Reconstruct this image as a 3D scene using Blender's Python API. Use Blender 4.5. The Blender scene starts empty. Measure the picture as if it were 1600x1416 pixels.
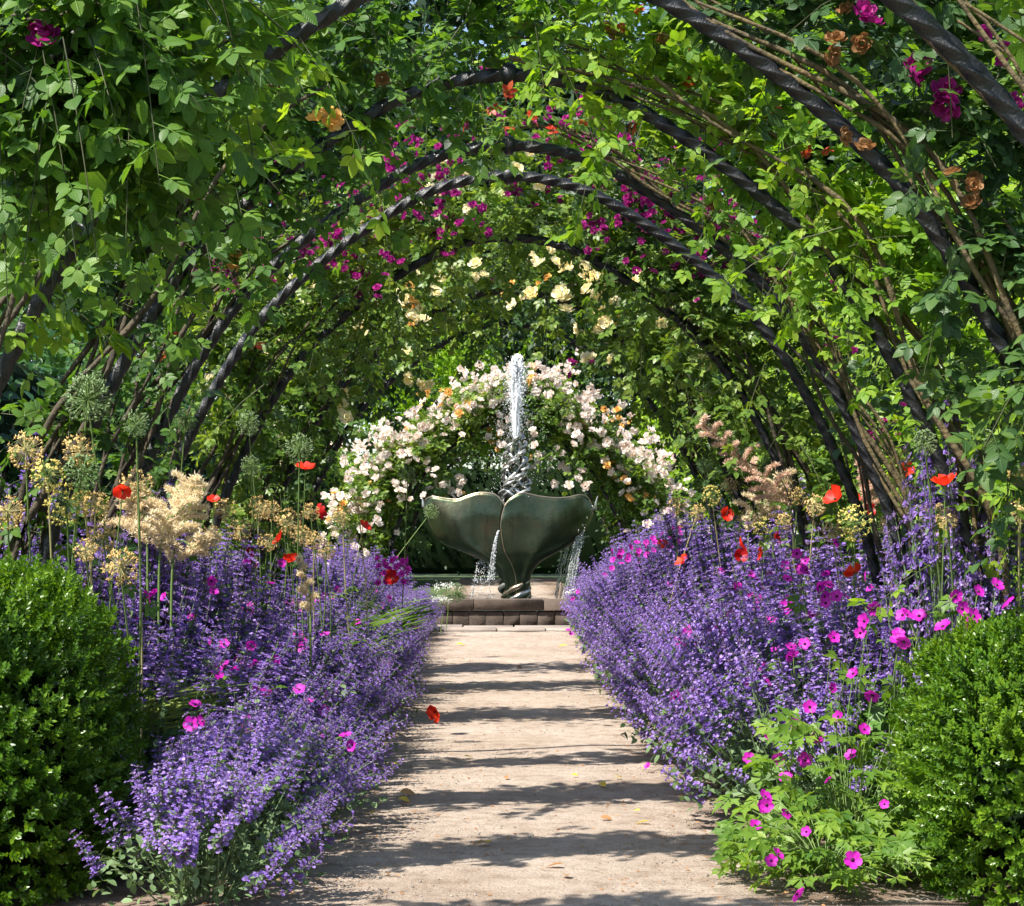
import bpy, math
import numpy as np
from mathutils import Matrix, Vector

# ------------------------------------------------------------------ camera, sky, sun, exposure
SC = bpy.context.scene
COL = SC.collection
FPX, CX, HY = 3000.0, 795.0, 840.0          # focal length in photo pixels, axis column, horizon row (photo is 1600 x 1416)
cam_d = bpy.data.cameras.new('camera')
cam_d.sensor_width = 36.0
cam_d.lens = FPX / 1600 * 36
cam_d.shift_x = (800 - CX) / 1600
cam_d.shift_y = (HY - 708) / 1600
cam_d.clip_end = 2000
cam = bpy.data.objects.new('camera', cam_d)
cam.location = (0, 0, 1.0)
cam.rotation_euler = (math.radians(90), 0, 0)
COL.objects.link(cam)
SC.camera = cam

TO_SUN = Vector((-0.43, -0.40, 0.81)).normalized()
w = bpy.data.worlds.new('World'); SC.world = w; w.use_nodes = True
nt = w.node_tree
sky = nt.nodes.new('ShaderNodeTexSky'); sky.sky_type = 'NISHITA'; sky.sun_disc = False
sky.sun_elevation = math.asin(TO_SUN.z)
sky.sun_rotation = math.atan2(TO_SUN.x, TO_SUN.y)
bg = nt.nodes['Background']; bg.inputs['Strength'].default_value = 0.105
nt.links.new(sky.outputs[0], bg.inputs[0])
sun_d = bpy.data.lights.new('sun', 'SUN'); sun_d.energy = 4.9; sun_d.angle = math.radians(0.53); sun_d.color = (1.0, 0.95, 0.86)
sun = bpy.data.objects.new('sun', sun_d); COL.objects.link(sun)
sun.rotation_euler = TO_SUN.to_track_quat('Z', 'Y').to_euler(); sun.location = (-20, 5, 30)
SC.view_settings.view_transform = 'Standard'; SC.view_settings.look = 'None'
SC.view_settings.exposure = 1.2; SC.view_settings.gamma = 1.0
SC.cycles.adaptive_threshold = .025
SC.cycles.max_bounces = 7; SC.cycles.diffuse_bounces = 4; SC.cycles.glossy_bounces = 3
SC.cycles.transmission_bounces = 6; SC.cycles.transparent_max_bounces = 8
SC.cycles.caustics_reflective = False; SC.cycles.caustics_refractive = False
SC.cycles.use_denoising = True

def X(px, d): return (px - CX) * d / FPX
def Z(py, d): return 1.0 - (py - HY) * d / FPX

# ------------------------------------------------------------------ materials
MAT = {}
def new_mat(name):
    m = bpy.data.materials.new(name); m.use_nodes = True
    n = m.node_tree.nodes; n.clear()
    out = n.new('ShaderNodeOutputMaterial')
    MAT[name] = m
    return m, n, m.node_tree.links, out

def leaf_mat(name, cols, trans, tcol, rough=0.42, patch=2.5, spec=0.4, veins=False):
    """leaf or petal: colour varies leaf by leaf and in soft patches; part of the light passes through"""
    m, n, l, out = new_mat(name)
    geo = n.new('ShaderNodeNewGeometry'); oi = n.new('ShaderNodeObjectInfo')
    add = n.new('ShaderNodeMath'); add.operation = 'ADD'
    l.new(geo.outputs['Random Per Island'], add.inputs[0]); l.new(oi.outputs['Random'], add.inputs[1])
    fr = n.new('ShaderNodeMath'); fr.operation = 'FRACT'; l.new(add.outputs[0], fr.inputs[0])
    nz = n.new('ShaderNodeTexNoise'); nz.inputs['Scale'].default_value = patch; nz.inputs['Detail'].default_value = 2
    l.new(geo.outputs['Position'], nz.inputs['Vector'])
    mx = n.new('ShaderNodeMix'); mx.data_type = 'FLOAT'; mx.inputs[0].default_value = 0.5
    l.new(fr.outputs[0], mx.inputs[2])
    cr = n.new('ShaderNodeMapRange'); cr.inputs[1].default_value = .32; cr.inputs[2].default_value = .68
    l.new(nz.outputs[0], cr.inputs[0]); l.new(cr.outputs[0], mx.inputs[3])
    ramp = n.new('ShaderNodeValToRGB'); el = ramp.color_ramp.elements
    k = len(cols)
    el[0].position = 0; el[0].color = (*cols[0], 1)
    el[1].position = 1; el[1].color = (*cols[-1], 1)
    for i in range(1, k - 1):
        e = el.new(i / (k - 1)); e.color = (*cols[i], 1)
    l.new(mx.outputs[0], ramp.inputs[0])
    b = n.new('ShaderNodeBsdfPrincipled'); b.inputs['Roughness'].default_value = rough
    b.inputs['Specular IOR Level'].default_value = spec
    colour = ramp.outputs[0]
    if veins:
        at = n.new('ShaderNodeAttribute'); at.attribute_name = 'lc'; sp = n.new('ShaderNodeSeparateXYZ'); l.new(at.outputs['Vector'], sp.inputs[0])
        def mth(op, a, b_=None, c=None):
            q = n.new('ShaderNodeMath'); q.operation = op
            for i_, x in enumerate((a, b_, c)):
                if x is None: continue
                if isinstance(x, (int, float)): q.inputs[i_].default_value = x
                else: l.new(x, q.inputs[i_])
            return q.outputs[0]
        def rng_(x, a, b_, c, d_):
            q = n.new('ShaderNodeMapRange'); q.inputs[1].default_value = a; q.inputs[2].default_value = b_; q.inputs[3].default_value = c; q.inputs[4].default_value = d_; l.new(x, q.inputs[0]); return q.outputs[0]
        ax = mth('ABSOLUTE', sp.outputs[0]); mid = rng_(ax, .008, .035, 1, 0)
        sv = rng_(mth('SINE', mth('MULTIPLY', mth('SUBTRACT', sp.outputs[1], mth('MULTIPLY', ax, .75)), 48.0)), .55, 1.0, 0, .55)
        vein = mth('MULTIPLY', mth('MAXIMUM', mid, sv), sp.outputs[2])
        vm = n.new('ShaderNodeMix'); vm.data_type = 'RGBA'; vm.blend_type = 'ADD'; l.new(mth('MULTIPLY', vein, .55), vm.inputs[0]); l.new(colour, vm.inputs[6]); vm.inputs[7].default_value = (.06, .09, .03, 1)
        colour = vm.outputs[2]
        bp = n.new('ShaderNodeBump'); bp.inputs['Strength'].default_value = .5; bp.inputs['Distance'].default_value = .004; l.new(vein, bp.inputs['Height']); l.new(bp.outputs[0], b.inputs['Normal'])
    l.new(colour, b.inputs['Base Color'])
    if trans > 0:
        t = n.new('ShaderNodeBsdfTranslucent')
        tm = n.new('ShaderNodeMix'); tm.data_type = 'RGBA'; tm.blend_type = 'MULTIPLY'; tm.inputs[0].default_value = 1
        l.new(colour, tm.inputs[6]); tm.inputs[7].default_value = (*tcol, 1)
        tm.clamp_result = False
        l.new(tm.outputs[2], t.inputs[0])
        ms = n.new('ShaderNodeMixShader'); ms.inputs[0].default_value = trans
        l.new(b.outputs[0], ms.inputs[1]); l.new(t.outputs[0], ms.inputs[2]); l.new(ms.outputs[0], out.inputs[0])
    else:
        l.new(b.outputs[0], out.inputs[0])
    return m

def surf_mat(name, c1, c2, scale=8, rough=0.8, bump=0.3, metallic=0.0, c3=None, spec=0.5, bscale=None, rough2=None, coord='Position'):
    m, n, l, out = new_mat(name)
    geo = n.new('ShaderNodeNewGeometry')
    src = geo.outputs['Position']
    if coord == 'Object':
        tc = n.new('ShaderNodeTexCoord'); src = tc.outputs['Object']
    nz = n.new('ShaderNodeTexNoise'); nz.inputs['Scale'].default_value = scale; nz.inputs['Detail'].default_value = 6
    nz.inputs['Roughness'].default_value = .65
    l.new(src, nz.inputs['Vector'])
    ramp = n.new('ShaderNodeValToRGB'); el = ramp.color_ramp.elements
    el[0].position = .33; el[0].color = (*c1, 1); el[1].position = .67; el[1].color = (*c2, 1)
    if c3: e = el.new(.8); e.color = (*c3, 1)
    l.new(nz.outputs[0], ramp.inputs[0])
    b = n.new('ShaderNodeBsdfPrincipled'); b.inputs['Roughness'].default_value = rough; b.inputs['Metallic'].default_value = metallic
    b.inputs['Specular IOR Level'].default_value = spec
    if rough2 is not None:
        mr = n.new('ShaderNodeMapRange'); mr.inputs[1].default_value = .35; mr.inputs[2].default_value = .65
        mr.inputs[3].default_value = rough; mr.inputs[4].default_value = rough2
        l.new(nz.outputs[0], mr.inputs[0]); l.new(mr.outputs[0], b.inputs['Roughness'])
    l.new(ramp.outputs[0], b.inputs['Base Color'])
    if bump:
        nb = n.new('ShaderNodeTexNoise'); nb.inputs['Scale'].default_value = bscale or scale * 6; nb.inputs['Detail'].default_value = 5
        l.new(src, nb.inputs['Vector'])
        bp = n.new('ShaderNodeBump'); bp.inputs['Strength'].default_value = bump; bp.inputs['Distance'].default_value = .01
        l.new(nb.outputs[0], bp.inputs['Height']); l.new(bp.outputs[0], b.inputs['Normal'])
    l.new(b.outputs[0], out.inputs[0])
    return m

YG = (1.95, 1.9, .62)
leaf_mat('rose_leaf', [(.024, .072, .016), (.068, .155, .020), (.155, .265, .024)], .38, YG, .46, veins=True)
leaf_mat('rose_leaf_light', [(.055, .14, .018), (.14, .265, .022), (.28, .38, .03)], .42, YG, .48, veins=True)
leaf_mat('rose_leaf_dark', [(.018, .052, .018), (.045, .105, .026), (.095, .17, .028)], .34, YG, .44, veins=True)
leaf_mat('far_rose_leaf', [(.042, .10, .018), (.11, .19, .028), (.25, .32, .06)], .38, YG, .42, patch=1.5)
leaf_mat('golden_leaf', [(.10, .22, .012), (.19, .33, .02), (.28, .40, .03)], .38, YG, .5, patch=1.2)
leaf_mat('tree_leaf_dark', [(.010, .030, .010), (.018, .048, .014), (.03, .07, .018)], .2, YG, .5, patch=.5)
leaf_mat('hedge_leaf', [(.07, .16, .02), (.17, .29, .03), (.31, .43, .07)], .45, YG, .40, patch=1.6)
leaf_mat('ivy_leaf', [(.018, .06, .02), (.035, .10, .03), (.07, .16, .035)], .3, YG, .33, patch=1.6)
leaf_mat('box_leaf', [(.030, .085, .009), (.075, .165, .011), (.17, .28, .018)], .30, YG, .33, patch=5)
leaf_mat('catmint_leaf', [(.07, .13, .05), (.12, .19, .08), (.18, .26, .12)], .25, (1.5, 1.6, .8), .6, patch=4)
leaf_mat('bed_leaf', [(.04, .11, .02), (.08, .18, .03), (.14, .27, .04)], .35, YG, .5, patch=3)
leaf_mat('geranium_leaf', [(.045, .115, .016), (.10, .19, .02), (.19, .285, .03)], .34, YG, .5, patch=6)
leaf_mat('grass_blade', [(.14, .22, .04), (.24, .33, .07), (.36, .42, .12)], .35, (1.6, 1.6, .8), .5, patch=5)
leaf_mat('catmint_flower', [(.16, .09, .39), (.29, .18, .52), (.48, .35, .68)], .38, (1.5, 1.4, 1.5), .6, patch=6)
leaf_mat('catmint_calyx', [(.11, .06, .17), (.19, .11, .24), (.25, .19, .24)], .2, (1.4, 1.3, 1.4), .7, patch=6)
leaf_mat('magenta_petal', [(.42, .008, .33), (.55, .012, .42), (.66, .03, .50)], .35, (1.5, 1.5, 1.5), .55)
leaf_mat('magenta_eye', [(.03, .002, .02), (.05, .004, .03)], 0, YG, .6)
leaf_mat('poppy_petal', [(.62, .012, .006), (.78, .03, .010), (.85, .075, .02)], .40, (1.5, 1.5, 1.5), .5)
leaf_mat('dark_poppy_petal', [(.30, .003, .006), (.48, .008, .008)], .35, (1.5, 1.5, 1.5), .5)
leaf_mat('poppy_centre', [(.012, .012, .01), (.04, .05, .02)], 0, YG, .7)
leaf_mat('pale_rose', [(.80, .60, .50), (.84, .73, .66), (.87, .81, .76), (.80, .52, .36)], .30, (1.2, 1.2, 1.2), .6, patch=9)
leaf_mat('cream_rose', [(.86, .68, .24), (.88, .80, .50), (.90, .86, .70)], .30, (1.2, 1.2, 1.2), .6, patch=7)
leaf_mat('apricot_rose', [(.82, .42, .10), (.86, .62, .24)], .30, (1.3, 1.3, 1.3), .6, patch=7)
leaf_mat('purple_rose', [(.20, .005, .12), (.33, .012, .19), (.45, .03, .24)], .30, (1.5, 1.5, 1.5), .6, patch=7)
leaf_mat('red_shoot', [(.35, .02, .01), (.50, .05, .02), (.42, .14, .03)], .40, (1.6, 1.6, 1.6), .45)
leaf_mat('brown_bloom', [(.22, .10, .04), (.36, .19, .08), (.45, .27, .12)], .30, (1.4, 1.3, 1.2), .7)
leaf_mat('yellow_leaf', [(.55, .36, .03), (.70, .50, .06), (.45, .24, .05)], .25, (1.4, 1.4, 1.2), .6)
leaf_mat('allium_gold', [(.52, .34, .12), (.66, .47, .19), (.72, .57, .27)], .2, (1.3, 1.3, 1.1), .7)
leaf_mat('allium_yellow', [(.52, .45, .09), (.64, .55, .16), (.62, .47, .18)], .2, (1.3, 1.3, 1.1), .7)
leaf_mat('allium_green', [(.11, .19, .08), (.18, .27, .12), (.26, .34, .16)], .2, (1.4, 1.4, 1.0), .6)
leaf_mat('plume_cream', [(.72, .58, .36), (.80, .69, .48), (.86, .77, .60)], .35, (1.2, 1.2, 1.1), .8)
leaf_mat('plume_pink', [(.64, .42, .30), (.74, .54, .42), (.78, .62, .48)], .30, (1.2, 1.2, 1.1), .8)
leaf_mat('white_umbel', [(.72, .76, .66), (.82, .84, .76)], .3, (1.1, 1.1, 1.1), .7)
leaf_mat('orange_petal', [(.75, .22, .01), (.80, .40, .02)], .3, (1.3, 1.3, 1.3), .6)
leaf_mat('stem_green', [(.09, .16, .04), (.15, .23, .06)], 0, YG, .6)
leaf_mat('stem_straw', [(.36, .33, .14), (.48, .42, .20)], 0, YG, .6)
surf_mat('bark', (.030, .023, .015), (.085, .066, .038), 14, .85, .9, c3=(.15, .12, .05), bscale=60)
surf_mat('lichen_bark', (.055, .043, .026), (.15, .11, .045), 16, .85, .9, c3=(.27, .18, .035), bscale=60)
surf_mat('twig', (.03, .04, .014), (.07, .075, .025), 10, .7, .2)
surf_mat('black_iron', (.005, .0055, .007), (.011, .012, .015), 20, .32, .35, spec=.5, rough2=.55)
surf_mat('near_black', (.005, .012, .004), (.011, .024, .007), 20, 1.0, .8, spec=.1)  # near-black: shade inside bushes put into the colour; also the dark nozzle
surf_mat('soil', (.055, .038, .024), (.11, .08, .052), 9, .95, 1.0, bscale=40)
surf_mat('far_ground', (.04, .07, .02), (.08, .12, .03), 1.5, .95, .5)

def path_mat():
    m, n, l, out = new_mat('sand_path')
    geo = n.new('ShaderNodeNewGeometry')
    def noise(s, d=6, r=.6):
        t = n.new('ShaderNodeTexNoise'); t.inputs['Scale'].default_value = s; t.inputs['Detail'].default_value = d; t.inputs['Roughness'].default_value = r
        l.new(geo.outputs['Position'], t.inputs['Vector']); return t
    def ramp(src, stops):
        r = n.new('ShaderNodeValToRGB'); e = r.color_ramp.elements
        e[0].position, e[0].color = stops[0][0], (*stops[0][1], 1); e[1].position, e[1].color = stops[-1][0], (*stops[-1][1], 1)
        for p, c in stops[1:-1]: q = e.new(p); q.color = (*c, 1)
        l.new(src, r.inputs[0]); return r
    base = ramp(noise(1.6, 5, .65).outputs[0], [(.3, (.32, .25, .195)), (.5, (.40, .325, .265)), (.72, (.46, .39, .33))])
    grain = ramp(noise(150, 3, .7).outputs[0], [(.30, (.5, .46, .42)), (.47, (1, 1, 1)), (.72, (1.15, 1.15, 1.15))])
    mott = ramp(noise(14, 7, .72).outputs[0], [(.34, (.72, .68, .64)), (.52, (1, 1, 1)), (.75, (1.1, 1.1, 1.1))])
    m0 = n.new('ShaderNodeMix'); m0.data_type = 'RGBA'; m0.blend_type = 'MULTIPLY'; m0.inputs[0].default_value = 1; l.new(base.outputs[0], m0.inputs[6]); l.new(mott.outputs[0], m0.inputs[7])
    mul = n.new('ShaderNodeMix'); mul.data_type = 'RGBA'; mul.blend_type = 'MULTIPLY'; mul.inputs[0].default_value = 1
    l.new(m0.outputs[2], mul.inputs[6]); l.new(grain.outputs[0], mul.inputs[7])
    # reddish trodden-in leaf litter, thicker along both edges of the walk
    sep = n.new('ShaderNodeSeparateXYZ'); l.new(geo.outputs['Position'], sep.inputs[0])
    ab = n.new('ShaderNodeMath'); ab.operation = 'ABSOLUTE'; l.new(sep.outputs[0], ab.inputs[0])
    mr = n.new('ShaderNodeMapRange'); mr.inputs[1].default_value = .42; mr.inputs[2].default_value = .85; l.new(ab.outputs[0], mr.inputs[0])
    n2 = noise(5, 8, .75)
    ad = n.new('ShaderNodeMath'); ad.operation = 'MULTIPLY_ADD'; l.new(mr.outputs[0], ad.inputs[0]); ad.inputs[1].default_value = .30; l.new(n2.outputs[0], ad.inputs[2])
    lit = n.new('ShaderNodeMapRange'); lit.inputs[1].default_value = .60; lit.inputs[2].default_value = .84; lit.inputs[4].default_value = .75; l.new(ad.outputs[0], lit.inputs[0])
    mx = n.new('ShaderNodeMix'); mx.data_type = 'RGBA'; l.new(lit.outputs[0], mx.inputs[0]); l.new(mul.outputs[2], mx.inputs[6]); mx.inputs[7].default_value = (.12, .07, .045, 1)
    b = n.new('ShaderNodeBsdfPrincipled'); b.inputs['Roughness'].default_value = .95; b.inputs['Specular IOR Level'].default_value = .2
    l.new(mx.outputs[2], b.inputs['Base Color'])
    bp = n.new('ShaderNodeBump'); bp.inputs['Strength'].default_value = .9; bp.inputs['Distance'].default_value = .014
    hs = n.new('ShaderNodeMath'); hs.operation = 'ADD'; l.new(noise(90, 6, .7).outputs[0], hs.inputs[0]); l.new(noise(22, 4).outputs[0], hs.inputs[1])
    l.new(hs.outputs[0], bp.inputs['Height']); l.new(bp.outputs[0], b.inputs['Normal'])
    l.new(b.outputs[0], out.inputs[0])
path_mat()
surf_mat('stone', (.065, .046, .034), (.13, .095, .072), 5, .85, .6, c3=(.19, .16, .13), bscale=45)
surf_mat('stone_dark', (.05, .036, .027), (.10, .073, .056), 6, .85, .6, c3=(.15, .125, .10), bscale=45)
surf_mat('paving', (.22, .18, .15), (.33, .28, .24), 4, .9, .5, bscale=50)
surf_mat('pebble', (.09, .07, .055), (.40, .36, .31), 45, .8, .2)
def bronze_mat():
    m, n, l, out = new_mat('bronze'); tc = n.new('ShaderNodeTexCoord'); b = n.new('ShaderNodeBsdfPrincipled'); b.inputs['Metallic'].default_value = .9
    def nz(scale, detail, vec):
        mp = n.new('ShaderNodeMapping'); mp.inputs['Scale'].default_value = vec; l.new(tc.outputs['Object'], mp.inputs[0]); t = n.new('ShaderNodeTexNoise'); t.inputs['Scale'].default_value = scale; t.inputs['Detail'].default_value = detail; t.inputs['Roughness'].default_value = .65; l.new(mp.outputs[0], t.inputs[0]); return t.outputs[0]
    def ramp(src, st):
        r = n.new('ShaderNodeValToRGB'); e = r.color_ramp.elements; e[0].position, e[0].color = st[0][0], (*st[0][1], 1); e[1].position, e[1].color = st[-1][0], (*st[-1][1], 1)
        for p, c in st[1:-1]: q = e.new(p); q.color = (*c, 1)
        l.new(src, r.inputs[0]); return r.outputs[0]
    base = ramp(nz(2.2, 5, (1, 1, 1)), [(.32, (.042, .062, .038)), (.52, (.072, .092, .056)), (.70, (.115, .10, .06))])
    streak = ramp(nz(5, 6, (4.5, 4.5, .35)), [(.36, (.62, .66, .60)), (.55, (1, 1, 1)), (.74, (1.5, 1.5, 1.42))])
    mu = n.new('ShaderNodeMix'); mu.data_type = 'RGBA'; mu.blend_type = 'MULTIPLY'; mu.inputs[0].default_value = .3; l.new(base, mu.inputs[6]); l.new(streak, mu.inputs[7]); l.new(mu.outputs[2], b.inputs['Base Color'])
    mr = n.new('ShaderNodeMapRange'); mr.inputs[1].default_value = .3; mr.inputs[2].default_value = .7; mr.inputs[3].default_value = .24; mr.inputs[4].default_value = .48; l.new(nz(4, 6, (2, 2, .6)), mr.inputs[0]); l.new(mr.outputs[0], b.inputs['Roughness'])
    bp = n.new('ShaderNodeBump'); bp.inputs['Strength'].default_value = .25; bp.inputs['Distance'].default_value = .02; l.new(nz(7, 3, (1, 1, 1)), bp.inputs['Height']); l.new(bp.outputs[0], b.inputs['Normal'])
    l.new(b.outputs[0], out.inputs[0])
bronze_mat()
surf_mat('bronze_rim', (.30, .24, .17), (.40, .33, .24), 6, .35, .1, metallic=.9)
surf_mat('pewter', (.36, .35, .32), (.55, .54, .50), 9, .30, .25, metallic=.85, bscale=40)
def water_mat(name, col, rough, trans, emis=0):
    m, n, l, out = new_mat(name)
    b = n.new('ShaderNodeBsdfPrincipled'); b.inputs['Base Color'].default_value = (*col, 1); b.inputs['Roughness'].default_value = rough
    b.inputs['Transmission Weight'].default_value = trans; b.inputs['IOR'].default_value = 1.33
    l.new(b.outputs[0], out.inputs[0])
water_mat('white_water', (.93, .95, .97), .25, .25)
water_mat('falling_water', (.90, .94, .95), .12, .75)
water_mat('pool_water', (.05, .07, .06), .06, .3)

# ------------------------------------------------------------------ mesh helpers
def norm(v): return v / np.maximum(np.linalg.norm(v, axis=-1, keepdims=True), 1e-9)
def runit(rng, n): return norm(rng.normal(size=(n, 3)))
def frames(ydir, zn):
    """N x 3 x 3 matrices whose columns are the leaf's width, length and normal"""
    y = norm(ydir); x = norm(np.cross(y, zn)); z = np.cross(x, y)
    return np.stack([x, y, z], axis=-1)

class Geo:
    def __init__(s): s.V = []; s.F = []; s.M = []; s.L = []; s.n = 0
    def add(s, V, F, mi=0, lc=None):
        V = np.asarray(V, dtype=np.float64).reshape(-1, 3); F = np.asarray(F, dtype=np.int64).reshape(-1, 3)
        s.V.append(V); s.F.append(F + s.n); s.M.append(np.full(len(F), mi, dtype=np.int32)); s.n += len(V)
        s.L.append(np.zeros((len(V), 3)) if lc is None else lc)
        return s
    def scatter(s, tmpl, R, P, S, mi=0):
        V, F = tmpl[0], tmpl[1]
        N = len(P)
        if N == 0: return s
        S = np.asarray(S, dtype=float)
        W = np.einsum('nij,kj->nki', R, V) * (S.reshape(N, 1, 1) if S.ndim == 1 else 1) + np.asarray(P)[:, None, :]
        FF = F[None] + (np.arange(N) * len(V))[:, None, None]
        mis = tmpl[2] if len(tmpl) > 2 else None
        s.L.append(np.zeros((N * len(V), 3)) if len(tmpl) < 4 else np.tile(tmpl[3], (N, 1)))
        s.V.append(W.reshape(-1, 3)); s.F.append(FF.reshape(-1, 3) + s.n)
        s.M.append(np.full(N * len(F), mi, dtype=np.int32) if mis is None else np.tile(mis, N).astype(np.int32))
        s.n += N * len(V)
        return s
    def mesh(s, name, mats, smooth=True):
        V = np.concatenate(s.V); F = np.concatenate(s.F); M = np.concatenate(s.M)
        me = bpy.data.meshes.new(name)
        me.vertices.add(len(V)); me.vertices.foreach_set('co', V.astype(np.float32).ravel())
        me.loops.add(len(F) * 3); me.loops.foreach_set('vertex_index', F.astype(np.int32).ravel())
        me.polygons.add(len(F)); me.polygons.foreach_set('loop_start', (np.arange(len(F)) * 3).astype(np.int32))
        for m in (mats if isinstance(mats, (list, tuple)) else [mats]): me.materials.append(MAT[m])
        me.polygons.foreach_set('material_index', M)
        if smooth: me.polygons.foreach_set('use_smooth', np.ones(len(F), dtype=bool))
        L = np.concatenate(s.L)
        if L.any(): me.attributes.new('lc', 'FLOAT_VECTOR', 'POINT').data.foreach_set('vector', L.astype(np.float32).ravel())
        me.update(calc_edges=True)
        return me
    def tmpl(s):
        return (np.concatenate(s.V), np.concatenate(s.F), np.concatenate(s.M), np.concatenate(s.L))

def tubes(P, R, sides=4, cap=False):
    """P: S x K x 3 centre lines, R: S x K radii -> vertices, triangles"""
    P = np.asarray(P, float); R = np.asarray(R, float)
    if P.ndim == 2: P = P[None]; R = np.broadcast_to(R, P.shape[:2])
    S, K, _ = P.shape
    T = norm(np.gradient(P, axis=1))
    ref = np.where(np.abs(T[..., 2:3]) > .92, np.array([1., .1, 0]), np.array([.05, .1, 1.]))
    U = norm(np.cross(T, ref)); W = np.cross(T, U)
    a = np.arange(sides) / sides * 2 * np.pi
    V = P[:, :, None] + R[:, :, None, None] * (np.cos(a)[:, None] * U[:, :, None] + np.sin(a)[:, None] * W[:, :, None])
    i = np.arange(K - 1)[:, None] * sides; j = np.arange(sides)[None]; j2 = (j + 1) % sides
    q = np.stack([i + j, i + j2, i + sides + j2, i + sides + j], -1).reshape(-1, 4)
    F = np.concatenate([q[:, [0, 1, 2]], q[:, [0, 2, 3]]])
    F = F[None] + (np.arange(S) * K * sides)[:, None, None]
    return V.reshape(-1, 3), F.reshape(-1, 3)

def catmull(pts, n):
    p = np.asarray(pts, float); e = np.concatenate([[2 * p[0] - p[1]], p, [2 * p[-1] - p[-2]]])
    t = np.linspace(0, len(p) - 1 - 1e-6, n); i = t.astype(int); f = (t - i)[:, None]
    a, b, c, d = e[i], e[i + 1], e[i + 2], e[i + 3]
    return .5 * (2 * b + (c - a) * f + (2 * a - 5 * b + 4 * c - d) * f ** 2 + (3 * b - a - 3 * c + d) * f ** 3)

def grid_faces(nu, nv, wrap=False):
    i = np.arange(nv - 1)[:, None] * nu; j = np.arange(nu if wrap else nu - 1)[None]; j2 = (j + 1) % nu
    q = np.stack([i + j, i + j2, i + nu + j2, i + nu + j], -1).reshape(-1, 4)
    return np.concatenate([q[:, [0, 1, 2]], q[:, [0, 2, 3]]])

def box_geo(g, lo, hi, mi=0, bev=.0, rng=None):
    """a block with chamfered edges, slightly uneven when rng is given"""
    lo = np.array(lo, float); hi = np.array(hi, float); b = min(bev, *(np.abs(hi - lo) * .3)) if bev else 0
    c = (lo + hi) / 2; h = (hi - lo) / 2
    bm = bmesh_box(h, b)
    V = bm[0] + c
    if rng is not None: V = V + rng.normal(0, .0015, V.shape)
    g.add(V, bm[1], mi)
import bmesh
def bmesh_box(h, b):
    bm = bmesh.new(); bmesh.ops.create_cube(bm, size=2)
    for v in bm.verts: v.co = Vector((v.co.x * h[0], v.co.y * h[1], v.co.z * h[2]))
    if b: bmesh.ops.bevel(bm, geom=list(bm.edges), offset=b, segments=1, affect='EDGES')
    bmesh.ops.triangulate(bm, faces=list(bm.faces))
    bm.verts.index_update()
    V = np.array([v.co[:] for v in bm.verts]); F = np.array([[v.index for v in f.verts] for f in bm.faces]); bm.free()
    return V, F

# ------------------------------------------------------------------ scene graph helpers
def link(o): COL.objects.link(o); return o
def thing(name, label, cat, loc=(0, 0, 0), group=None, kind=None):
    o = link(bpy.data.objects.new(name, None)); o.location = loc; o.empty_display_size = .1
    o['label'] = label; o['category'] = cat
    if group: o['group'] = group
    if kind: o['kind'] = kind
    return o
def part(name, me, parent, M=None, kind=None, label=None):
    o = link(bpy.data.objects.new(name, me)); o.parent = parent
    if M is not None: o.matrix_basis = M
    if kind: o['kind'] = kind
    if label: o['label'] = label
    return o
def solo(name, me, label=None, cat=None, group=None, kind=None, loc=None):
    o = link(bpy.data.objects.new(name, me))
    if loc is not None: o.location = loc
    if label: o['label'] = label
    if cat: o['category'] = cat
    if group: o['group'] = group
    if kind: o['kind'] = kind
    return o
def M4(R, P, s=1.0):
    m = np.eye(4); m[:3, :3] = np.asarray(R) * s; m[:3, 3] = P
    return Matrix(m.tolist())

# ------------------------------------------------------------------ templates
def leaflet(rows=2, W=.62, fold=.14, curl=.16, tip=1.0, heart=0.0):
    """one leaf blade along +Y, folded on its midrib"""
    if rows == 1: ss, ww = [.45], [.5]
    elif rows == 2: ss, ww = [.26, .64], [.44, .40]
    else: ss, ww = [.14, .38, .64, .85], [.33, .5, .42, .22]
    V = [(0, 0, 0)]; F = []
    for s_, w_ in zip(ss, ww):
        z = -curl * s_ * s_
        hw = w_ * W
        V += [(-hw, s_ - heart * (s_ < .3), z + fold * hw * 1.2), (0, s_, z), (hw, s_ - heart * (s_ < .3), z + fold * hw * 1.2)]
    V.append((0, tip, -curl)); t = len(V) - 1
    F += [(0, 2, 1), (0, 3, 2)]
    for r in range(len(ss) - 1):
        a = 1 + r * 3; b = a + 3
        F += [(a, a + 1, b + 1), (a, b + 1, b), (a + 1, a + 2, b + 2), (a + 1, b + 2, b + 1)]
    a = 1 + (len(ss) - 1) * 3
    F += [(a, a + 1, t), (a + 1, a + 2, t)]
    V = np.array(V, float); return V, np.array(F), None, np.stack([V[:, 0], V[:, 1], np.ones(len(V))], -1)
LEAF1, LEAF2, LEAF4 = leaflet(1), leaflet(2), leaflet(4)
HEART = leaflet(4, W=.95, fold=.10, curl=.22, heart=.12)
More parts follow.
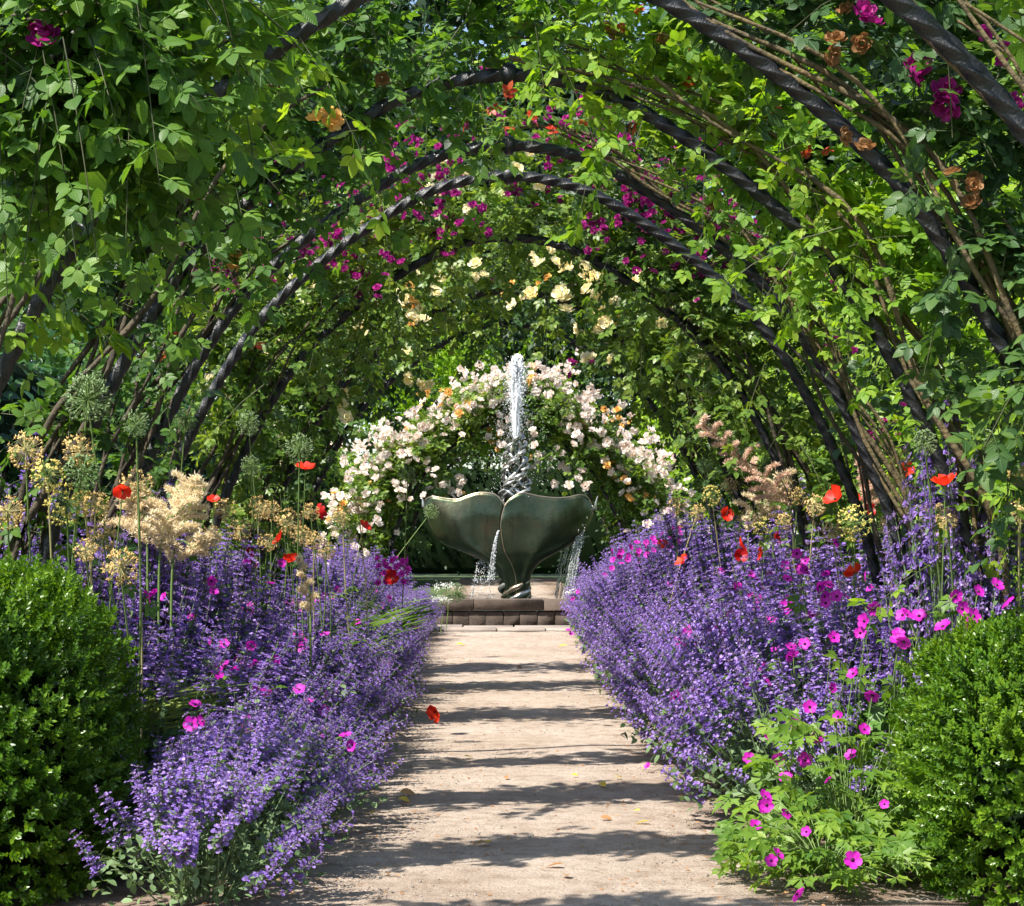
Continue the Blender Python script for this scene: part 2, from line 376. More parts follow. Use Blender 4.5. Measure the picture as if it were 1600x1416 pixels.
def compound(lf, pairs=2, size=.42, seed=0):
    """a rose leaf: a midrib with a leaflet at its end and pairs of leaflets along it"""
    r = np.random.default_rng(seed); g = Geo()
    V, F = tubes(np.array([[0, 0, 0], [0, .35, .01], [0, .66, -.02]]), np.array([.014, .011, .008]), 3)
    g.add(V, F)
    pos = [(0, .62, -.02)]; ang = [0]; sc = [size]
    for i in range(pairs):
        y = .60 - i * (.42 / pairs)
        for sg in (-1, 1): pos.append((sg * .012, y - r.uniform(0, .02), 0)); ang.append(sg * r.uniform(50, 72)); sc.append(size * (.88 - .12 * i))
    for p, a, s_ in zip(pos, ang, sc):
        a = math.radians(-a); yd = np.array([[-math.sin(a), math.cos(a), r.uniform(-.28, .08)]]); zn = np.array([[r.normal(0, .2), r.normal(0, .2), 1.]])
        g.scatter(lf, frames(yd, zn), np.array([p]), np.array([s_]))
    return g.tmpl()
ROSE_HI = [compound(LEAF4, 2, .44, i) for i in range(3)]
ROSE_MD = [compound(LEAF2, 2, .44, 10 + i) for i in range(3)]
ROSE_LO = [compound(LEAF1, 1 + (i > 0), .50, 20 + i) for i in range(2)]
HEART_LEAF = [(HEART[0] * .50 + np.array([0, .25, 0]), HEART[1], None, HEART[3])]
def rosette(seed, rings=3, n=5):
    r = np.random.default_rng(seed); g = Geo()
    for k in range(rings):
        rad = (.22, .38, .5)[k]; tilt = (1.15, .75, .30)[k]; ln = (.38, .46, .5)[k]
        for i in range(n):
            a = 2 * np.pi * (i + .5 * k + r.uniform(-.15, .15)) / n
            o = np.array([math.cos(a), math.sin(a), 0]); up = np.array([0, 0, 1.])
            t = tilt + r.normal(0, .12); d = o * math.cos(t) + up * math.sin(t); nrm = up * math.cos(t) - o * math.sin(t)
            side = np.cross(up, o); c = o * rad * .35
            V = [c, c + d * ln * .55 + side * ln * .55 - nrm * .03, c + d * ln * .62 - nrm * .10, c + d * ln * .55 - side * ln * .55 - nrm * .03,
                 c + d * ln + side * ln * .25 + nrm * .04, c + d * ln - side * ln * .25 + nrm * .04]
            g.add(V, [(0, 1, 2), (0, 2, 3), (1, 4, 2), (2, 4, 5), (2, 5, 3)])
    return g.tmpl()[:2]
ROSETTE = [rosette(i) for i in range(3)]
def droplet():
    V = np.array([(0, 0, 1.5), (.5, 0, 0), (0, .5, 0), (-.5, 0, 0), (0, -.5, 0), (0, 0, -.8)])
    return V, np.array([(0, 1, 2), (0, 2, 3), (0, 3, 4), (0, 4, 1), (5, 2, 1), (5, 3, 2), (5, 4, 3), (5, 1, 4)])
DROP = droplet()

def tmpl_mesh(name, t, mats):
    g = Geo(); g.add(t[0], t[1], 0, t[3] if len(t) > 3 else None)
    if len(t) > 2 and t[2] is not None: g.M = [t[2]]
    return g.mesh(name, mats)

def shoots(rng, start, dirs, ln, nl, leaf, droop=.35, down=.35, upn=1.0, toward=.0):
    """leafy twigs: returns centre lines and the frames, places and sizes of their leaves"""
    S = len(start); dirs = norm(dirs)
    u4 = np.array([0, .35, .7, 1.])
    dr = (droop * ln)[:, None, None] * np.array([0, 0, -1.])
    P = start[:, None] + dirs[:, None] * (ln[:, None] * u4)[..., None] + dr * (u4 ** 2)[None, :, None]
    u = np.clip((np.arange(nl) + rng.uniform(.1, .9, (S, nl))) / nl, .05, 1)
    pos = start[:, None] + dirs[:, None] * (ln[:, None] * u)[..., None] + dr * (u ** 2)[..., None]
    r = runit(rng, S * nl).reshape(S, nl, 3)
    perp = norm(r - (r * dirs[:, None]).sum(-1, keepdims=True) * dirs[:, None])
    ld = norm(perp + dirs[:, None] * .45 + np.array([0, 0, -down]))
    nn = norm(np.array([0, -toward, upn]) + runit(rng, S * nl).reshape(S, nl, 3) * .75)
    sz = leaf * rng.uniform(.7, 1.15, (S, nl))
    return P, frames(ld.reshape(-1, 3), nn.reshape(-1, 3)), pos.reshape(-1, 3), sz.ravel()

def in_frame(P, margin=0):
    px = CX + P[:, 0] / P[:, 1] * FPX; py = HY - (P[:, 2] - 1) / P[:, 1] * FPX
    return (px > -margin) & (px < 1600 + margin) & (py > -margin) & (py < 1416 + margin)

# ------------------------------------------------------------------ ground, path, paving, basin
rng = np.random.default_rng(7)
g = Geo()
g.add([(-300, -40, -.02), (300, -40, -.02), (300, 400, -.02), (-300, 400, -.02)], [(0, 1, 2), (0, 2, 3)])
solo('ground', g.mesh('ground', 'far_ground'), kind='structure')
def sheet(name, x0, x1, y0, y1, nx, ny, zf, mat, kind='structure'):
    xs = np.linspace(x0, x1, nx); ys = np.linspace(y0, y1, ny); xx, yy = np.meshgrid(xs, ys)
    V = np.stack([xx, yy, zf(xx, yy)], -1).reshape(-1, 3)
    gg = Geo(); gg.add(V, grid_faces(nx, ny)); return solo(name, gg.mesh(name, mat), kind=kind)
def bumps(x, y, a): return a * (np.sin(x * 7.1 + y * 1.3) * np.sin(y * 3.7 - x * 2.1) + .6 * np.sin(x * 13 + 1.7 * y) * np.sin(y * 9.1 + 1))
sheet('bed_soil', -3.6, -1.2, 2, 20.9, 24, 120, lambda x, y: -.06 + .10 * np.clip((-x - 1.2) / .25, 0, 1) + bumps(x, y, .008), 'soil')
sheet('bed_soil', 1.2, 3.6, 2, 20.9, 24, 120, lambda x, y: -.06 + .10 * np.clip((x - 1.2) / .25, 0, 1) + bumps(x, y, .008), 'soil')
sheet('path', -1.6, 1.6, 2, 20.0, 60, 300, lambda x, y: .018 - .012 * (np.abs(x) / 1.1) ** 4 + bumps(x, y, .0035), 'sand_path')
sheet('path', -1.15, 1.15, 26.4, 46, 10, 60, lambda x, y: .012 + bumps(x, y, .003), 'sand_path')
# grit and bits of litter lying on the sand
n = 9000
px_ = rng.uniform(-.9, .9, n); py_ = 4.6 + 15.2 * rng.random(n) ** 1.6
R = frames(runit(rng, n), runit(rng, n))
g = Geo(); sz = .0022 + .0075 * rng.random(n) ** 3.5
g.scatter((DROP[0] * np.array([1.4, 1, .55]), DROP[1]), R, np.stack([px_, py_, np.full(n, .017)], -1), sz)
solo('gravel', g.mesh('gravel', 'pebble'), 'small grit and pebbles strewn over the sandy path', 'gravel', kind='stuff')
n = 2600
sgn = rng.choice([-1, 1], n); px_ = sgn * (.88 - np.abs(rng.normal(0, .45, n))); py_ = 4.6 + 15.0 * rng.random(n) ** 1.5
g = Geo()
g.scatter(LEAF1, frames(runit(rng, n) * np.array([1, 1, .08]), np.array([0, 0, 1.]) + .5 * runit(rng, n)), np.stack([px_, py_, np.full(n, .021)], -1), rng.uniform(.006, .022, n))
solo('leaf_litter', g.mesh('leaf_litter', 'brown_bloom'), 'dry brown leaf scraps trodden along the path edges', 'leaf litter', kind='stuff')

# paving in front of the basin and basin of cut stone
pv = solo('paving_strip', (lambda q: (box_geo(q, (-2.1, 20.02, -.03), (2.1, 21.08, .012)), q.mesh('paving_bed', 'soil'))[1])(Geo()), kind='structure')
for row, (ya, yb) in enumerate([(20.04, 20.52), (20.54, 21.07)]):
    x = -2.1 + (.31 if row else 0)
    while x < 2.0:
        wd = rng.uniform(.5, .72); q = Geo()
        box_geo(q, (x, ya + rng.uniform(0, .015), .005), (min(x + wd - .012, 2.1), yb, .042 + rng.uniform(-.006, .006)), 0, .008, rng)
        part('paving_slab', q.mesh('paving_slab', 'paving', False), pv); x += wd
BY0, BY1, BXW, BZ = 21.1, 24.6, 1.95, .318
bas = thing('fountain_basin', 'low brown stone basin wall with flat coping under the bronze fountain', 'basin', (0, 22.85, 0))
def local(V, o): return (np.asarray(V) - np.array(o.location))
def stone_run(a, b, fixed, axis, z0, z1, step, th, name, mat, proud=0):
    x = a; 
    while x < b - .05:
        wd = min(step * rng.uniform(.94, 1.06), b - x); q = Geo(); j = rng.uniform(-.004, .004)
        if axis == 0: lo, hi = (x + .003, fixed - proud + j, z0), (x + wd - .003, fixed + th, z1)
        else: lo, hi = (fixed - proud, x + .003, z0), (fixed + th + proud, x + wd - .003, z1)
        box_geo(q, np.array(lo) - np.array(bas.location), np.array(hi) - np.array(bas.location), 0, .004, rng)
        part(name, q.mesh(name, mat, False), bas); x += wd
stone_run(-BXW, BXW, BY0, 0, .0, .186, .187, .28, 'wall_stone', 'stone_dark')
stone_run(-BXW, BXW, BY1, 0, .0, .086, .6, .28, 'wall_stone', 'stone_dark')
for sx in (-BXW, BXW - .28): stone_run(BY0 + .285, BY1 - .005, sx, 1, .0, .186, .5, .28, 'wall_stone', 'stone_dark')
stone_run(-BXW - .03, BXW + .03, BY0, 0, .198, BZ, .80, .34, 'coping_stone', 'stone', .03)
stone_run(-BXW - .03, BXW + .03, BY1 - .06, 0, .092, .195, .80, .34, 'coping_stone', 'stone', .0)
for sx in (-BXW, BXW - .28): stone_run(BY0 + .36, BY1 - .08, sx, 1, .198, BZ - .001, .8, .28, 'coping_stone', 'stone', .03)
q = Geo(); box_geo(q, np.array((-BXW + .2, BY0 + .2, .10)) - np.array(bas.location), np.array((BXW - .2, BY1 - .1, .165)) - np.array(bas.location))
part('pool_water', q.mesh('pool_water', 'pool_water'), bas)
q = Geo(); box_geo(q, np.array((-BXW + .012, BY0 + .012, .02)) - np.array(bas.location), np.array((BXW - .012, BY1 + .2, .088)) - np.array(bas.location))
part('mortar_bed', q.mesh('mortar_bed', 'soil'), bas)

# ------------------------------------------------------------------ whale-tail fountain
FD = 22.6
fo = thing('fountain', 'green bronze fountain shaped like a whale tail rising from the stone basin', 'fountain', (X(806, FD), FD, .23))
def fp(pts): return np.array([(X(a, FD) - fo.location.x, Z(b, FD) - fo.location.z) for a, b in pts])
crease = fp([(807, 950), (807, 930), (806, 902), (800, 882), (788, 858), (783, 826), (785, 806), (789, 791)])
r_out = fp([(829, 950), (827, 930), (829, 899), (842, 879), (860, 868), (882, 856), (908, 836), (926, 806), (923, 786)])
r_top = fp([(789, 791), (797, 781), (810, 773), (820, 771.5), (840, 776), (866, 779), (886, 778), (906, 774), (917, 778), (923, 786)])
l_out = fp([(785, 950), (787, 930), (783, 909), (776, 893), (762, 879), (738, 867), (715, 858), (693, 849), (678, 834), (669, 812), (663, 794), (665, 781)])
l_top = fp([(789, 791), (777, 776), (765, 771.5), (748, 771), (730, 776), (716, 781), (699, 780), (680, 777), (671, 778), (665, 781)])
NU, NVV = 26, 34
def lobe(inner, outer, top, back=False, overlap=1.0):
    a = catmull(inner, NVV); b = catmull(outer, NVV); t = catmull(top, NU)
    u = np.linspace(0, 1, NU)[None, :, None]; v = np.linspace(0, 1, NVV)[:, None, None]
    # rows matched by height so that the surface follows the swelling of the tail
    P = a[:, None] * (1 - u) + b[:, None] * u + v ** 3 * (t[None] - (a[-1] * (1 - u) + b[-1] * u))
    uu = u[..., 0]; vv = v[..., 0]
    bulge = np.interp(vv, [0, .12, .3, .55, .8, 1], [.13, .13, .17, .25, .27, .22])
    y = -bulge * np.sqrt(np.clip(1 - uu ** 2.2, 0, 1)) * overlap
    y = y - .05 * np.sin(np.clip(vv, 0, 1) * np.pi) * np.exp(-((uu - .62) / .16) ** 2)       # a soft ridge across the blade
    y = y - .05 * vv ** 6 * (1 - uu)                                                        # lip turned out at the top
    if back: y = -y
    return np.stack([P[..., 0], y, P[..., 1]], -1)
for nm, (i_, o_, t_), bk, ov in (('fluke', (crease, l_out, l_top), False, .94), ('fluke', (crease, r_out, r_top), False, 1.08),
                             ('fluke', (crease, l_out, l_top), True, 1.0), ('fluke', (crease, r_out, r_top), True, 1.0)):
    V = lobe(i_, o_, t_, bk, ov); q = Geo(); q.add(V.reshape(-1, 3), grid_faces(NU, NVV))
    o = part(nm, q.mesh(nm, 'bronze'), fo)
    sm = o.modifiers.new('thick', 'SOLIDIFY'); sm.thickness = .018; sm.offset = 0
    q = Geo(); rim = V[-1]; q.add(*tubes(rim, np.full(len(rim), .012), 6)); part('rim', q.mesh('rim', 'bronze_rim'), o)
    if not bk:
        q = Geo(); ed = V[:, 0] if ov > 1 else V[:, -1]; q.add(*tubes(ed, np.full(len(ed), .010), 6)); part('seam', q.mesh('seam', 'bronze_rim'), o)
# small turned-up spur at the right-hand blade tip and one at the left
for sgn, tip in ((1, fp([(921, 790), (929, 797), (931, 785), (934, 775)])), (-1, fp([(668, 790), (662, 792), (661, 784), (659, 775)]))):
    c = catmull(tip, 8); q = Geo(); q.add(*tubes(np.stack([c[:, 0], np.full(8, -.01), c[:, 1]], -1), np.linspace(.035, .004, 8), 6)); part('blade_tip', q.mesh('blade_tip', 'pewter'), fo)
# collar of twisted leaves at the foot
for k in range(6):
    a = np.linspace(0, 2.6, 14) + k * 1.05; rr = .165 + .02 * np.sin(a * 2 + k); zz = np.linspace(.06, .26, 14) + .03 * math.sin(k)
    q = Geo(); q.add(*tubes(np.stack([rr * np.cos(a), rr * np.sin(a) * .95, zz], -1), .012 + .022 * np.sin(np.linspace(.1, 3.05, 14)), 6)); part('collar_leaf', q.mesh('collar_leaf', 'bronze_rim' if k % 2 else 'pewter'), fo)
# twisted column of curled leaves carrying the nozzle
zc0, zc1 = 1.15, Z(690, FD) - .23
for k in range(7):
    tt = np.linspace(0, 1, 46); a = tt * (6.5 + .8 * (k % 3)) * (1 if k % 2 else -1) + k * 2 * np.pi / 7
    rr = np.interp(tt, [0, .5, .85, 1], [.135, .10, .07, .05]) * (1 + .18 * np.sin(tt * 17 + k * 1.7))
    q = Geo(); q.add(*tubes(np.stack([rr * np.cos(a), rr * np.sin(a), zc0 + (zc1 - zc0) * tt * (1 - .03 * (k % 3))], -1), .010 + .015 * np.abs(np.sin(tt * 9 + k)), 6))
    part('column_strand', q.mesh('column_strand', 'pewter'), fo)
rg = np.random.default_rng(5)
for k in range(22):
    tt = (k + .5) / 22; a = k * 2.4; rr = np.interp(tt, [0, .5, 1], [.14, .105, .06]); z0 = zc0 + .05 + (zc1 - zc0) * tt
    s_ = np.linspace(0, 1, 9); aa = a + s_ * 1.5
    c = np.stack([(rr + .05 * np.sin(s_ * 3.1)) * np.cos(aa), (rr + .05 * np.sin(s_ * 3.1)) * np.sin(aa), z0 + .10 * s_ ** 1.5], -1)
    q = Geo(); q.add(*tubes(c, .005 + .024 * np.sin(np.clip(s_ * 3.1, 0, 3.1)) , 5)); part('curled_leaf', q.mesh('curled_leaf', 'pewter'), fo)
q = Geo(); q.add(*tubes(np.array([(0, 0, zc0 - .6), (0, 0, zc0), (0, 0, zc1 - .1), (0, 0, zc1 + .02)]), np.array([.10, .09, .05, .028]), 10)); part('pipe', q.mesh('pipe', 'bronze'), fo)
q = Geo(); q.add(*tubes(np.array([(0, 0, zc1), (0, 0, zc1 + .035), (0, 0, zc1 + .07)]), np.array([.022, .026, .018]), 10)); part('nozzle', q.mesh('nozzle', 'near_black'), fo)
# the water: a white jet, the drops that rain off it, and sheets running from the blades
jx, jy = fo.location.x, FD; z0 = .23 + zc1 + .05; z1 = Z(556, FD)
jet = thing('water_jet', 'white jet of water shooting up from the twisted fountain column', 'water jet', (jx, jy, z0))
tt = np.linspace(0, 1, 60); rg = np.random.default_rng(11)
for k in range(7):
    wob = np.cumsum(rg.normal(0, .006, (60, 2)), 0) * tt[:, None]; off = .028 * np.array([math.cos(k * .9), math.sin(k * .9)]) * (k > 0)
    rr = np.interp(tt, [0, .1, .55, .85, .97, 1], [.014, .022, .026, .030, .020, .003]) * (1 + .16 * rg.normal(size=60) * tt)
    c = np.stack([off[0] * (1 + tt) + wob[:, 0] + .02 * tt, off[1] * (1 + tt) + wob[:, 1], tt * (z1 - z0) * (1 - .10 * (k % 4) / 3)], -1)
    q = Geo(); q.add(*tubes(c, np.abs(rr) * (1 if k == 0 else .62), 7)); part('water_strand', q.mesh('water_strand', 'white_water'), jet)
n = 9000; u = rg.random(n) ** .9; r_ = np.abs(rg.normal(0, 1, n)) * np.interp(u, [0, .5, .82, 1], [.032, .052, .056, .016]); a = rg.uniform(0, 6.28, n)
g = Geo(); R = np.repeat(np.eye(3)[None], n, 0)
g.scatter(DROP, R, np.stack([r_ * np.cos(a) + .02 * u, r_ * np.sin(a), u * (z1 - z0) * 1.01], -1), rg.uniform(.003, .012, n) * (.6 + .6 * u))
part('spray', g.mesh('spray', 'white_water'), jet, kind='stuff')
n = 1500; r_ = .10 + np.abs(rg.normal(0, .16, n)); a = rg.uniform(0, 6.28, n); zz = rg.uniform(-.75, 1, n)
g = Geo(); g.scatter(DROP, np.repeat(np.eye(3)[None], n, 0), np.stack([r_ * np.cos(a), r_ * np.sin(a), zz * (z1 - z0)], -1), rg.uniform(.0025, .007, n))
part('falling_drop', g.mesh('falling_drop', 'white_water'), jet, kind='stuff')
def fall(label, top, bot, y, width0, width1, n, nst, mat='falling_water'):
    t0 = np.array([X(top[0], FD), y, Z(top[1], FD)]); t1 = np.array([X(bot[0], FD), y - .05, Z(bot[1], FD)])
    f = thing('water_fall', label, 'water', tuple(t0), 'water running off the bronze blades')
    for k in range(nst):
        s_ = np.linspace(0, 1, 18); wx = (k / max(nst - 1, 1) - .5)
        c = (t1 - t0) * s_[:, None] ** np.array([.7, .7, 1.3]); c[:, 0] += wx * (width0 + (width1 - width0) * s_) + np.cumsum(rg.normal(0, .002, 18))
        q = Geo(); q.add(*tubes(c, np.abs(.0045 + .003 * rg.normal(size=18)) + .001, 5)); part('water_strand', q.mesh('water_strand', mat), f)
    u = rg.random(n); P = (t1 - t0) * u[:, None] ** np.array([.7, .7, 1.3]); P = P + np.stack([(rg.random(n) - .5) * (width0 + (width1 - width0) * u) * 1.3, rg.normal(0, .04, n), np.zeros(n)], -1)
    g = Geo(); g.scatter(DROP, np.repeat(np.eye(3)[None], n, 0), P, rg.uniform(.003, .009, n)); part('falling_drop', g.mesh('falling_drop', 'white_water'), f, kind='stuff')
fall('thin water trickle falling from the seam between the two bronze blades', (780, 830), (768, 905), FD - .45, .01, .07, 260, 3)
fall('scattered drops raining from the lower edge of the wider bronze blade', (756, 876), (752, 936), FD - .1, .10, .22, 330, 2)
fall('glassy sheet of water pouring from the tip of the tall bronze blade', (922, 800), (888, 935), FD - .05, .05, .10, 500, 7)
fall('rippled sheet of water pouring beneath the dark edge of a bronze blade', (905, 838), (878, 936), FD + .25, .22, .16, 600, 9)

# ------------------------------------------------------------------ arches
HALF = [(0, 1), (.19, .968), (.363, .876), (.54, .745), (.67, .622), (.766, .492), (.85, .345), (.92, .195), (.975, .05), (1.02, -.12), (1.055, -.33), (1.08, -.68)]
full = [(-a, b) for a, b in HALF[:0:-1]] + HALF
AP = catmull(np.array(full), 601) * 1.5 + np.array([0, 1.0])
seg = np.r_[0, np.cumsum(np.linalg.norm(np.diff(AP, axis=0), axis=1))]; ALEN = seg[-1]
def arc(t, side):
    """t: 0 at the foot, 1 at the crown, on one side -> x, z and outward normal"""
    s_ = np.asarray(t) * ALEN / 2; s_ = np.where(side < 0, s_, ALEN - s_)
    x = np.interp(s_, seg, AP[:, 0]); z = np.interp(s_, seg, AP[:, 1])
    e = .01; dx = np.interp(s_ + e, seg, AP[:, 0]) - np.interp(s_ - e, seg, AP[:, 0]); dz = np.interp(s_ + e, seg, AP[:, 1]) - np.interp(s_ - e, seg, AP[:, 1])
    l_ = np.hypot(dx, dz) + 1e-9
    return x, z, -dz / l_, dx / l_
def hoop_mesh():
    """a square bar twisted along its length and bent to the arch"""
    K = 900; s_ = np.linspace(0, ALEN, K)
    x = np.interp(s_, seg, AP[:, 0]); z = np.interp(s_, seg, AP[:, 1])
    tx = np.gradient(x); tz = np.gradient(z); l_ = np.hypot(tx, tz); tx /= l_; tz /= l_
    N = np.stack([-tz, 0 * tz, tx], -1); B = np.array([0, 1., 0])
    prof = [(.030, k * np.pi / 2) for k in range(4)] ; pr = []
    for r0, a0 in prof: pr += [(.0222, a0 - .22), (.0235, a0), (.0222, a0 + .22), (.0155, a0 + np.pi / 4)]
    ph = s_ * 2 * np.pi / .30
    V = np.stack([np.stack([x, 0 * x, z], -1) + r0 * (np.cos(a0 + ph)[:, None] * N + np.sin(a0 + ph)[:, None] * B) for r0, a0 in pr], 1)
    gg = Geo(); gg.add(V.reshape(-1, 3), grid_faces(len(pr), K, True)); return gg.mesh('hoop', 'black_iron')
HOOP = hoop_mesh()
COLLAR = (lambda q: (q.add(*tubes(np.array([(-.022, 0, 2.5), (-.012, 0, 2.501), (.012, 0, 2.501), (.022, 0, 2.5)]), np.array([.028, .037, .037, .028]), 10)), q.mesh('joint_collar', 'black_iron'))[1])(Geo())
SHOE = {}
for s_ in (-1, 1):
    q = Geo(); xf = arc(0, s_)[0]; box_geo(q, (float(xf) - .07, -.07, -.02), (float(xf) + .07, .07, .05), 0, .01); SHOE[s_] = q.mesh('foot_plate', 'black_iron')
AD = [4.0, 5.0, 6.23, 7.35, 7.97, 9.6, 11.7, 13.5, 24.9, 28.6]
ALAB = ['nearest black twisted hoop, cut by the top of the picture', 'second black hoop, wrapped in canes and dark rose leaves', 'third black hoop, with red young shoots around its crown',
        'fourth black twisted hoop, nested just outside the bare one', 'bare black twisted hoop standing clear in the middle of the tunnel', 'hoop hidden under the small purple roses',
        'hoop under cream roses, a short black piece of it showing', 'last hoop of the near tunnel, buried in dark foliage', 'black hoop under pale pink roses behind the fountain jet', 'farthest hoop, in deep shade behind the pale roses']
for d, lb in zip(AD, ALAB):
    a = thing('garden_arch', lb, 'arch', (0, d, 0), 'iron hoops of the rose tunnel')
    part('hoop', HOOP, a); part('joint_collar', COLLAR, a); part('foot_plate', SHOE[-1], a); part('foot_plate', SHOE[1], a)

LEAFMESH = {}
def leaf_mesh_of(tm, key, mat):
    if (key, mat) not in LEAFMESH: LEAFMESH[(key, mat)] = tmpl_mesh('leaf', tm, [mat])
    return LEAFMESH[(key, mat)]
def climber(seed, d, side, label, segs, leafset, lkey, mat, leaf=.14, nl=8, canes=5, cane_mat='bark', cane_end=.7, K=0, blooms=None, name='climbing_rose', cat='rose', group='climbing roses on the hoops', spread=.10, droop=.35, yk=None):
    rg = np.random.default_rng(seed)
    yk = yk or (.30 if d < 8.5 else .55)
    xf = float(arc(0, side)[0])
    root = thing(name, label, cat, (xf + side * .12, d, 0), group); O = np.array(root.location)
    # canes tied along the hoop
    for c in range(canes):
        te = cane_end * rg.uniform(.75, 1.1); t = np.linspace(0, min(te, 1.0), 26)
        x, z, nx, nz = arc(t, side)
        f1, f2, p1, p2 = rg.uniform(3, 7), rg.uniform(3, 7), rg.uniform(0, 6.28), rg.uniform(0, 6.28)
        o1 = .045 + rg.uniform(0, spread) * (.5 + .5 * np.sin(t * f1 + p1)) + .04 * np.sin(t * 19 + p2); oy = rg.uniform(-.13, .13) * (1 - .4 * t) + .05 * np.sin(t * f2 + p2) + .015 * np.sin(t * 23 + p1)
        Pn = np.stack([x + nx * o1, d + oy, z + nz * o1], -1); Pn[0, 2] = 0
        q = Geo(); r0 = rg.uniform(.007, .018); q.add(*tubes(Pn - O, np.linspace(r0, r0 * .4, 26) * (1 + .12 * rg.normal(size=26)), 6)); part('cane', q.mesh('cane', cane_mat), root)
    allR, allP, allS, tw = [], [], [], []; tips = []
    for (t0, t1, ns, r0, r1, ysd, l0, l1, inward) in segs:
        t = rg.uniform(t0, t1, ns); x, z, nx, nz = arc(t, side)
        r = rg.uniform(r0, r1, ns); st = np.stack([x + nx * r, d + rg.normal(0, ysd * (.7 if d < 8.5 else 1), ns), z + nz * r], -1)
        N = np.stack([nx, 0 * nx, nz], -1); inn = rg.random(ns) < inward
        dr = np.where(inn[:, None], -N * .7 + np.array([0, 0, -.5]), N * .8 + np.array([0, 0, .1])) + runit(rg, ns) * np.array([.9, yk, .9])
        P, Rr, pp, ss = shoots(rg, st, dr, rg.uniform(l0, l1, ns), nl, leaf, droop=droop, toward=.25)
        tw.append(P); allR.append(Rr); allP.append(pp); allS.append(ss); tips.append(P[:, -1])
    P = np.concatenate(tw); Rr = np.concatenate(allR); pp = np.concatenate(allP); ss = np.concatenate(allS)
    g = Geo(); g.add(*tubes(P - O, np.broadcast_to(np.array([.0024, .0020, .0016, .0010]), P.shape[:2]), 3)); part('twigs', g.mesh('twigs', 'twig'), root, kind='stuff')
    var = rg.integers(0, len(leafset), len(pp))
    pick = np.zeros(len(pp), bool)
    if K:
        ok = np.where(in_frame(pp, 10))[0]; sc = pp[ok, 1] + rg.normal(0, .05, len(ok))
        pick[ok[np.argsort(sc)[:K]]] = True
    g = Geo()
    for v, tm in enumerate(leafset):
        m = (var == v) & ~pick; g.scatter(tm, Rr[m], pp[m] - O, ss[m])
    part('foliage', g.mesh('foliage', mat), root, kind='stuff')
    for i in np.where(pick)[0]:
        part('leaf', leaf_mesh_of(leafset[var[i]], (lkey, int(var[i])), mat), root, M4(Rr[i], pp[i] - O, ss[i]))
    tips = np.concatenate(tips)
    for bl in (blooms or []):
        put_blooms(rg, root, O, tips, side, d, **bl)
    return root
BLOOMMESH = {}
ROSE_SHOOT = [compound(LEAF2, 2, .40, 40 + i) for i in range(3)]
def put_blooms(rg, root, O, tips, side, d, mat, n, size, K=60, cluster=3, sel=None, at=None, pname='rose_bloom', jitter=.07, lift=0.0):
    TS = ROSE_SHOOT if pname == 'young_shoot' else ROSETTE; size = size * 1.5 if pname == 'young_shoot' else size
    """blooms in small clusters at the ends of shoots; at = list of photo pixels"""
    if at is not None:
        C = np.array([(X(a, d + dd), d + dd, Z(b, d + dd)) for a, b, dd in at]); cl = 1
        P = np.repeat(C, cluster, 0) + (rg.normal(0, jitter, (len(C) * cluster, 3)) if cluster > 1 else 0)
    else:
        cand = tips[(tips[:, 1] < d + .35)]
        if sel is not None: cand = cand[sel(cand)]
        if not len(cand): return
        C = cand[rg.integers(0, len(cand), max(1, n // cluster))]; C = C + np.array([0, -.05, .03]) + norm(C - np.array([0, d, 1.0])) * .05 + np.array([0, -lift, 0])
        P = np.repeat(C, cluster, 0) + rg.normal(0, jitter, (len(C) * cluster, 3))
    N = len(P); nn = norm(np.array([-.1, -.75, .55]) + runit(rg, N) * .6); yd = runit(rg, N)
    R = frames(yd, nn); S = size * rg.uniform(.75, 1.2, N); v = rg.integers(0, 3, N)
    pk = np.zeros(N, bool); ok = np.where(in_frame(P))[0]; pk[ok[np.argsort(P[ok, 1])[:K]]] = True
    for i in np.where(pk)[0]:
        key = (pname, int(v[i]), mat)
        if key not in BLOOMMESH: BLOOMMESH[key] = tmpl_mesh(pname, TS[v[i]], [mat])
        part(pname, BLOOMMESH[key], root, M4(R[i], P[i] - O, S[i]))
    if (~pk).any():
        g = Geo()
        for k in range(3): m = (v == k) & ~pk; g.scatter(TS[k], R[m], P[m] - O, S[m])
        part('rose_blooms', g.mesh('rose_blooms', mat), root, kind='stuff')

# segs: t0, t1, shoots, offset from hoop (from, to), spread along the tunnel, shoot length (from, to), share growing inwards
brown = lambda at, K=20: dict(mat='brown_bloom', n=0, size=.045, K=K, cluster=2, at=at, pname='faded_bloom', jitter=.03)
climber(101, 4.0, -1, 'large-leaved climber hanging over the near corner of the tunnel', [(.62, .76, 18, -.05, .30, .10, .2, .45, .35), (.63, .78, 88, -.10, .10, .10, .18, .38, .85)],
        ROSE_HI + HEART_LEAF, 'hi', 'rose_leaf', leaf=.108, nl=11, canes=5, cane_end=.8, K=280, name='climbing_rose', blooms=[dict(mat='purple_rose', n=0, size=.05, K=3, cluster=1, at=[(67, 45, -.1), (70, 60, -.1), (140, 280, 0.1)])])
climber(102, 4.0, 1, 'thin rose with ochre canes and few leaves in the top corner', [(.62, .78, 20, .10, .40, .10, .2, .4, .0)],
        ROSE_HI, 'hi3', 'rose_leaf_light', leaf=.12, nl=7, canes=6, cane_mat='lichen_bark', cane_end=.9, K=60, blooms=[dict(mat='purple_rose', n=0, size=.026, K=20, cluster=3, at=[(1578, 72, .2), (1592, 150, .2)], jitter=.02)])
